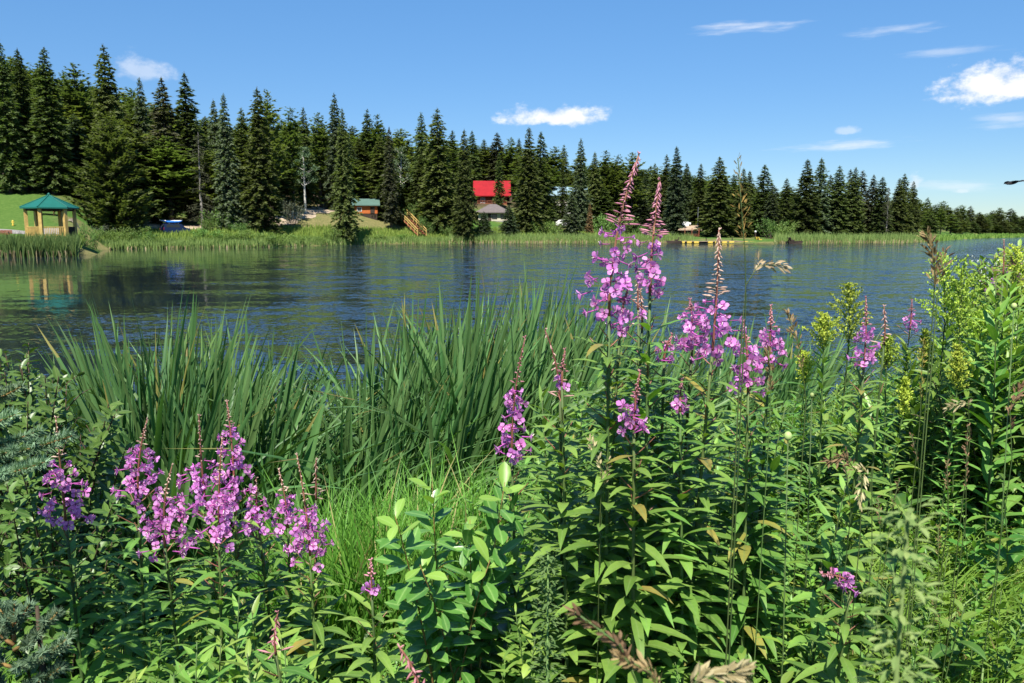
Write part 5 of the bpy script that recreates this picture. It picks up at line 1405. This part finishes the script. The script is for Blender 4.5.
sapling('pale blue-green spruce sapling reaching in from the left edge', (x_of(-75,D1), D1), 1.35,
        [(at(-75,450,D1), at(72,436,D1-.1), 5), (at(-75,470,D1), at(45,462,D1-.15), 4), (at(-75,420,D1), at(22,386,D1), 4), (at(-75,430,D1), at(15,415,D1-.05), 3), (at(-75,500,D1), at(20,470,D1), 4), (at(-75,380,D1), at(-10,370,D1), 3)], M_need, 21)
D2 = 1.35
sapling('small dusky spruce seedling in the bottom left corner', (x_of(14,D2), D2), at(14,606,D2).z-ground_z(x_of(14,D2),D2),
        [(at(14,650,D2), at(58,612,D2), 3), (at(14,645,D2), at(-28,610,D2), 3), (at(14,668,D2), at(66,640,D2-.05), 3), (at(14,668,D2), at(-40,640,D2), 3), (at(14,690,D2), at(60,668,D2-.05), 3), (at(14,625,D2), at(30,604,D2), 1), (at(14,625,D2), at(-2,606,D2), 1), (at(14,640,D2), at(14,604,D2), 1), (at(14,700,D2), at(-30,672,D2), 3)], M_need2, 22)

# ---------------------------------------------------------------- grass and undergrowth: uncountable
def grass(name, lab, n, area, hlo, hhi, mats, seed, w=.004, dryp=.08, lean=.25, sil=None):
    rng = random.Random(seed); mb = MB(); k = 0; tries = 0
    while k < n and tries < n*30:
        tries += 1
        x0, x1, D0, D1 = area[rng.randrange(len(area))]
        D = D0+(D1-D0)*rng.random(); px = rng.uniform(x0, x1); x = x_of(px, D); z = ground_z(x, D)
        if z < -.02: continue
        h = rng.uniform(hlo, hhi)
        v = Vector((x, D, z+h*.9-EYE)); yc = (v.z*cos(PITCH)+v.y*sin(PITCH))/(v.y*cos(PITCH)-v.z*sin(PITCH)); py = CY-F*yc
        if sil and py < interp(sil, px): continue
        a = rng.uniform(0,6.28); ww = w*rng.uniform(.6,1.5); s = Vector((cos(a), sin(a), 0))*ww
        b = Vector((x, D, z-.01)); l = Vector((rng.gauss(.05,lean), rng.gauss(0,lean), 0))*h; t = rng.random()*.94 if rng.random() > dryp else .98
        ps = [(b+l*u*u+UP*h*(u-.25*lean*u**3), 1-.15*u if u < .7 else (1-u)*2.6+.05) for u in (0,.35,.7,.9)]
        top = mb.vert(b+l+UP*h*(1-.25*lean)); prev = None
        for p, f in ps:
            c = [mb.vert(p-s*f), mb.vert(p+s*f)]
            if prev: mb.face([prev[0],prev[1],c[1],c[0]], t)
            prev = c
        mb.face([prev[0],prev[1],top], t); k += 1
    o = mb.build(name, mats, smooth=True); tag(o, lab, None, None, 'stuff')
GS = [(0,600),(130,560),(280,520),(310,480),(345,462),(420,455),(480,460),(520,450),(600,430),(760,420),(800,410),(900,430),(1024,400)]
grass('grass', 'light green grass between the cattails and the broad-leaved shrub', 16000, [(230,520,2.2,4.6)], .3, .85, M_gr, 31, .0038, .07, .25, GS)
grass('grass', 'green grass with dry blades covering the lower right', 27000, [(640,1060,1.25,3.4),(760,1060,1.2,3.6)], .14, .48, M_gr, 32, .0062, .04, .5, [(600,560),(700,520),(800,440),(900,440),(1024,450)])
grass('grass', 'rank grass in the gaps of the bank vegetation', 9000, [(-80,700,1.3,4.4),(480,1100,2.2,6.5)], .12, .4, M_gr, 33, .0035, .06, .3, SIL)
grass('grass', 'tall green grass at the back of the right bank by the water', 9000, [(740,1080,3.4,8.0)], .4, 1.0, M_gr, 34, .0045, .05, .2, [(700,395),(760,405),(830,392),(900,365),(940,350),(980,330),(1040,310)])
def undergrowth(n, area, seed, lab, H=(.03,.3)):
    rng = random.Random(seed); mb = MB()
    for _ in range(n):
        x0, x1, D0, D1 = area[rng.randrange(len(area))]
        D = D0+(D1-D0)*rng.random(); px = rng.uniform(x0, x1); x = x_of(px, D); z = ground_z(x, D)
        if z < .03: continue
        p = Vector((x, D, z+rng.uniform(*H))); d = rvec(rng); d.z = abs(d.z)*.5+.1
        L = rng.uniform(.025,.06); leaf(mb, p, d, UP+rvec(rng)*.5, L, L*rng.uniform(.3,.5), rng.uniform(0,.8), .2, 3, ellip, rng.random()*.98)
    o = mb.build('undergrowth', M_und, smooth=True); tag(o, lab, None, None, 'stuff')
undergrowth(9000, [(-100,640,1.2,3.6)], 41, 'low tangle of small green leaves under the plants at left')
undergrowth(11000, [(480,1120,1.2,4.5),(700,1100,4,7.5)], 42, 'low tangle of small green leaves under the plants at right')

# ---------------------------------------------------------------- seed heads and odd stalks
def seed_stalk(label, pts, D, root, mat, kind, seed, n=60, L=.012, W=.004, spread=.02, name='grass_stalk', cat='grass stalk', smat=None, start=.0, Ds=None):
    """thin stalk through photo points pts (top last); its upper part carries spikelets"""
    rng = random.Random(seed); W3 = [at(px, py, D if Ds is None else Ds) for px, py in pts]
    rx = at(root, 400, D).x; ry = D+.05; zg = ground_z(rx, ry); off = Vector((rx, ry, zg)); o = thing(name, label, cat, off)
    base = Vector((0,0,-.03)); K = [base, base.lerp(W3[0]-off, .5)+Vector((0,0,.02))]+[p-off for p in W3]
    S = MB(); tube(S, K, [.0013]*2+[.0011*(1-.5*i/len(W3)) for i in range(len(W3))], 5); S.build('stalk', smat or M_stem, o, True)
    H = K[2:]; mb = MB()
    for i in range(n):
        t = start+(1-start)*i/n; p, tg = along(H, t); _, e1, e2 = frame_of(tg); a = rng.uniform(0,6.28); env = max(0.0, sin(pi*min(1,.12+.88*(i/n))))**.6
        d = (e1*cos(a)+e2*sin(a))*rng.uniform(.2,.9)+tg; r = spread*env*rng.random()
        q = p+d.normalized()*r
        if kind == 'branch' and i % 6 == 0: tube(mb, [p, q], [.0006,.0005], 3, .5, 0, False)
        leaf(mb, q, d+rvec(rng)*.3, rvec(rng), L*rng.uniform(.7,1.3), W*rng.uniform(.8,1.2), .2, .3, 3, ellip, rng.random())
    mb.build('seed_head', mat, o); return o
seed_stalk('tall grass stalk with brown feathery head before the lake at right', [(934,300),(935,262),(927,234)], 1.5, 936, M_seed, 'branch', 1, 80, .016, .005, .022, start=.15)
seed_stalk('stalk with short brown side heads right of the feathery one', [(937,300),(941,270),(944,250)], 1.5, 938, M_seed, 'branch', 2, 26, .014, .004, .02, start=.3)
seed_stalk('faint arching straw grass head over the water right of the pale spike', [(742,330),(746,285),(758,266),(784,265)], 1.2, 742, M_straw, 'branch', 3, 34, .013, .0035, .014, start=.55)
seed_stalk('tall bare stalk with ochre branches in front of the far trees', [(746,300),(745,250),(742,215),(738,158)], 1.25, 746, M_seedy, 'branch', 4, 64, .009, .0018, .020, start=.40)
seed_stalk('brown leaning grass head left of the yellow-green plumes', [(806,400),(800,350),(788,312)], 1.7, 808, M_seed, 'branch', 5, 70, .014, .004, .014, start=.3)
seed_stalk('upright brown grass head below the wide pink cluster', [(770,420),(771,375),(768,350)], 1.6, 770, M_seed, 'x', 6, 70, .012, .004, .014, start=.3)
seed_stalk('drooping straw-brown grass head in the lower right grass', [(860,540),(862,480),(845,456),(828,462)], 1.5, 866, M_seed, 'x', 7, 60, .014, .004, .012, start=.45)
seed_stalk('hanging dry grass head right of the drooping one', [(872,560),(872,480),(864,470),(860,506)], 1.5, 874, M_straw, 'x', 8, 44, .016, .004, .010, start=.5)
seed_stalk('straw grass head among leaves near the right edge', [(1012,460),(1010,410),(1022,385)], 1.7, 1010, M_seed, 'x', 9, 50, .015, .005, .014, start=.3)
seed_stalk('straw grass head leaning left in the dark leaves at right', [(970,440),(968,402),(946,408)], 1.8, 972, M_straw, 'x', 10, 30, .016, .005, .01, start=.4)
seed_stalk('slim upright ochre grass head at right under the feathery stalk', [(920,420),(922,370),(923,340)], 1.8, 920, M_seedy, 'x', 11, 60, .010, .003, .008, start=.2)
seed_stalk('upright brown seed stalk in the right grass', [(966,520),(966,470),(968,425)], 1.7, 966, M_seed, 'x', 12, 50, .010, .003, .007, start=.3)
seed_stalk('blurred brown seed head close to the camera at the bottom centre', [(640,690),(620,645),(575,612)], .62, 650, M_seed, 'x', 13, 60, .010, .0035, .009, start=.2)
seed_stalk('blurred reddish brown seed head at the bottom edge', [(665,700),(650,672),(618,655)], .62, 668, M_seed, 'x', 14, 50, .010, .0035, .008, start=.2)
seed_stalk('blurred straw-coloured seed head at the bottom edge right of the brown ones', [(672,705),(700,678),(742,672)], .62, 668, M_straw, 'x', 15, 70, .013, .005, .010, start=.3)
seed_stalk('dried brown grass head hanging in the low growth at the centre', [(600,520),(602,470),(590,440)], 1.5, 604, M_straw, 'x', 16, 40, .012, .004, .01, start=.4)
rngS = random.Random(61)
for k in range(26):
    px = rngS.uniform(560, 1010); py = rngS.uniform(430, 600); D = rngS.uniform(1.5, 2.4); dx = rngS.uniform(-12, 12)
    seed_stalk('thin straw-coloured grass stalk scattered in the lower right growth', [(px, py+60), (px+dx*.4, py+25), (px+dx, py)], D, px, rngS.choice([M_straw, M_seed, M_seedy]), 'x', 200+k, 26, .010, .0028, .006, start=.45)['group'] = 'thin straw grass stalks at lower right'
def bud_stalk(label, px, py, D, root, r):
    T = at(px, py, D); rx = at(root, 400, D).x; zg = ground_z(rx, D); off = Vector((rx, D, zg)); o = thing('bud_stalk', label, 'plant', off)
    K = [Vector((0,0,-.03)), (T-off)*.5+Vector((.01,0,.02)), T-off]
    part('stem', M_stem, o, lambda mb: tube(mb, K, [.002,.0016,.0012], 6), True)
    part('bud', M_bulb, o, lambda mb: (ball(mb, T-off, r, (1,1,1.15), 10, 8), [leaf(mb, T-off+Vector((0,0,-r)), Vector((cos(a), sin(a), .5)), UP, r*1.3, r*.6, -.8, .3, 3, ellip, .2) for a in (0,1.57,3.14,4.71)]), True)
    lm = MB(); rr = random.Random(int(px))
    for i in range(16):
        p, tg = along(K, .1+.75*i/16); a = i*2.4; leaf(lm, p, Vector((cos(a), sin(a), .6)), UP, .06, .014, .8, .2, 4, lance, rr.random()*.9)
    lm.build('leaves', M_und, o, True)
bud_stalk('single round pale green bud on a stem in the leaves right of centre', 788, 436, 1.6, 792, .0085)
bud_stalk('small round pale bud on a stem left of the brown leaning grass head', 812, 395, 1.8, 812, .005)
bud_stalk('round pale yellow-green bud at the right of the large double plume', 1014, 306, 2.0, 1012, .007)

def fuzzy(label, px, py, D, root, seed):
    rng = random.Random(seed); T = at(px, py, D); rx = at(root, 600, D).x; zg = ground_z(rx, D); off = Vector((rx, D, zg)); o = thing('fuzzy_weed', label, 'plant', off)
    K = [Vector((0,0,-.03)), (T-off)*.5, T-off]
    part('stem', M_fuz, o, lambda mb: tube(mb, K, [.0032,.0026,.0014], 7), True)
    lm = MB()
    for i in range(800):
        t = .25+.75*rng.random()**.7; p, tg = along(K, t); a = rng.uniform(0,6.28); rv = Vector((cos(a), sin(a), rng.uniform(-.2,.8)))
        leaf(lm, p+rv*rng.random()*.035*(1.1-.6*t), rv, UP, rng.uniform(.009,.022)*(1.25-.5*t), .0045, rng.uniform(0,1), .3, 3, ellip, rng.random())
    lm.build('leaves', M_fuz, o)
fuzzy('blurred pale fuzzy green weed standing close to the camera at lower right', 908, 512, .52, 903, 1)
fuzzy('pale fuzzy green weed in the low growth at the bottom centre', 548, 555, 1.25, 548, 2)
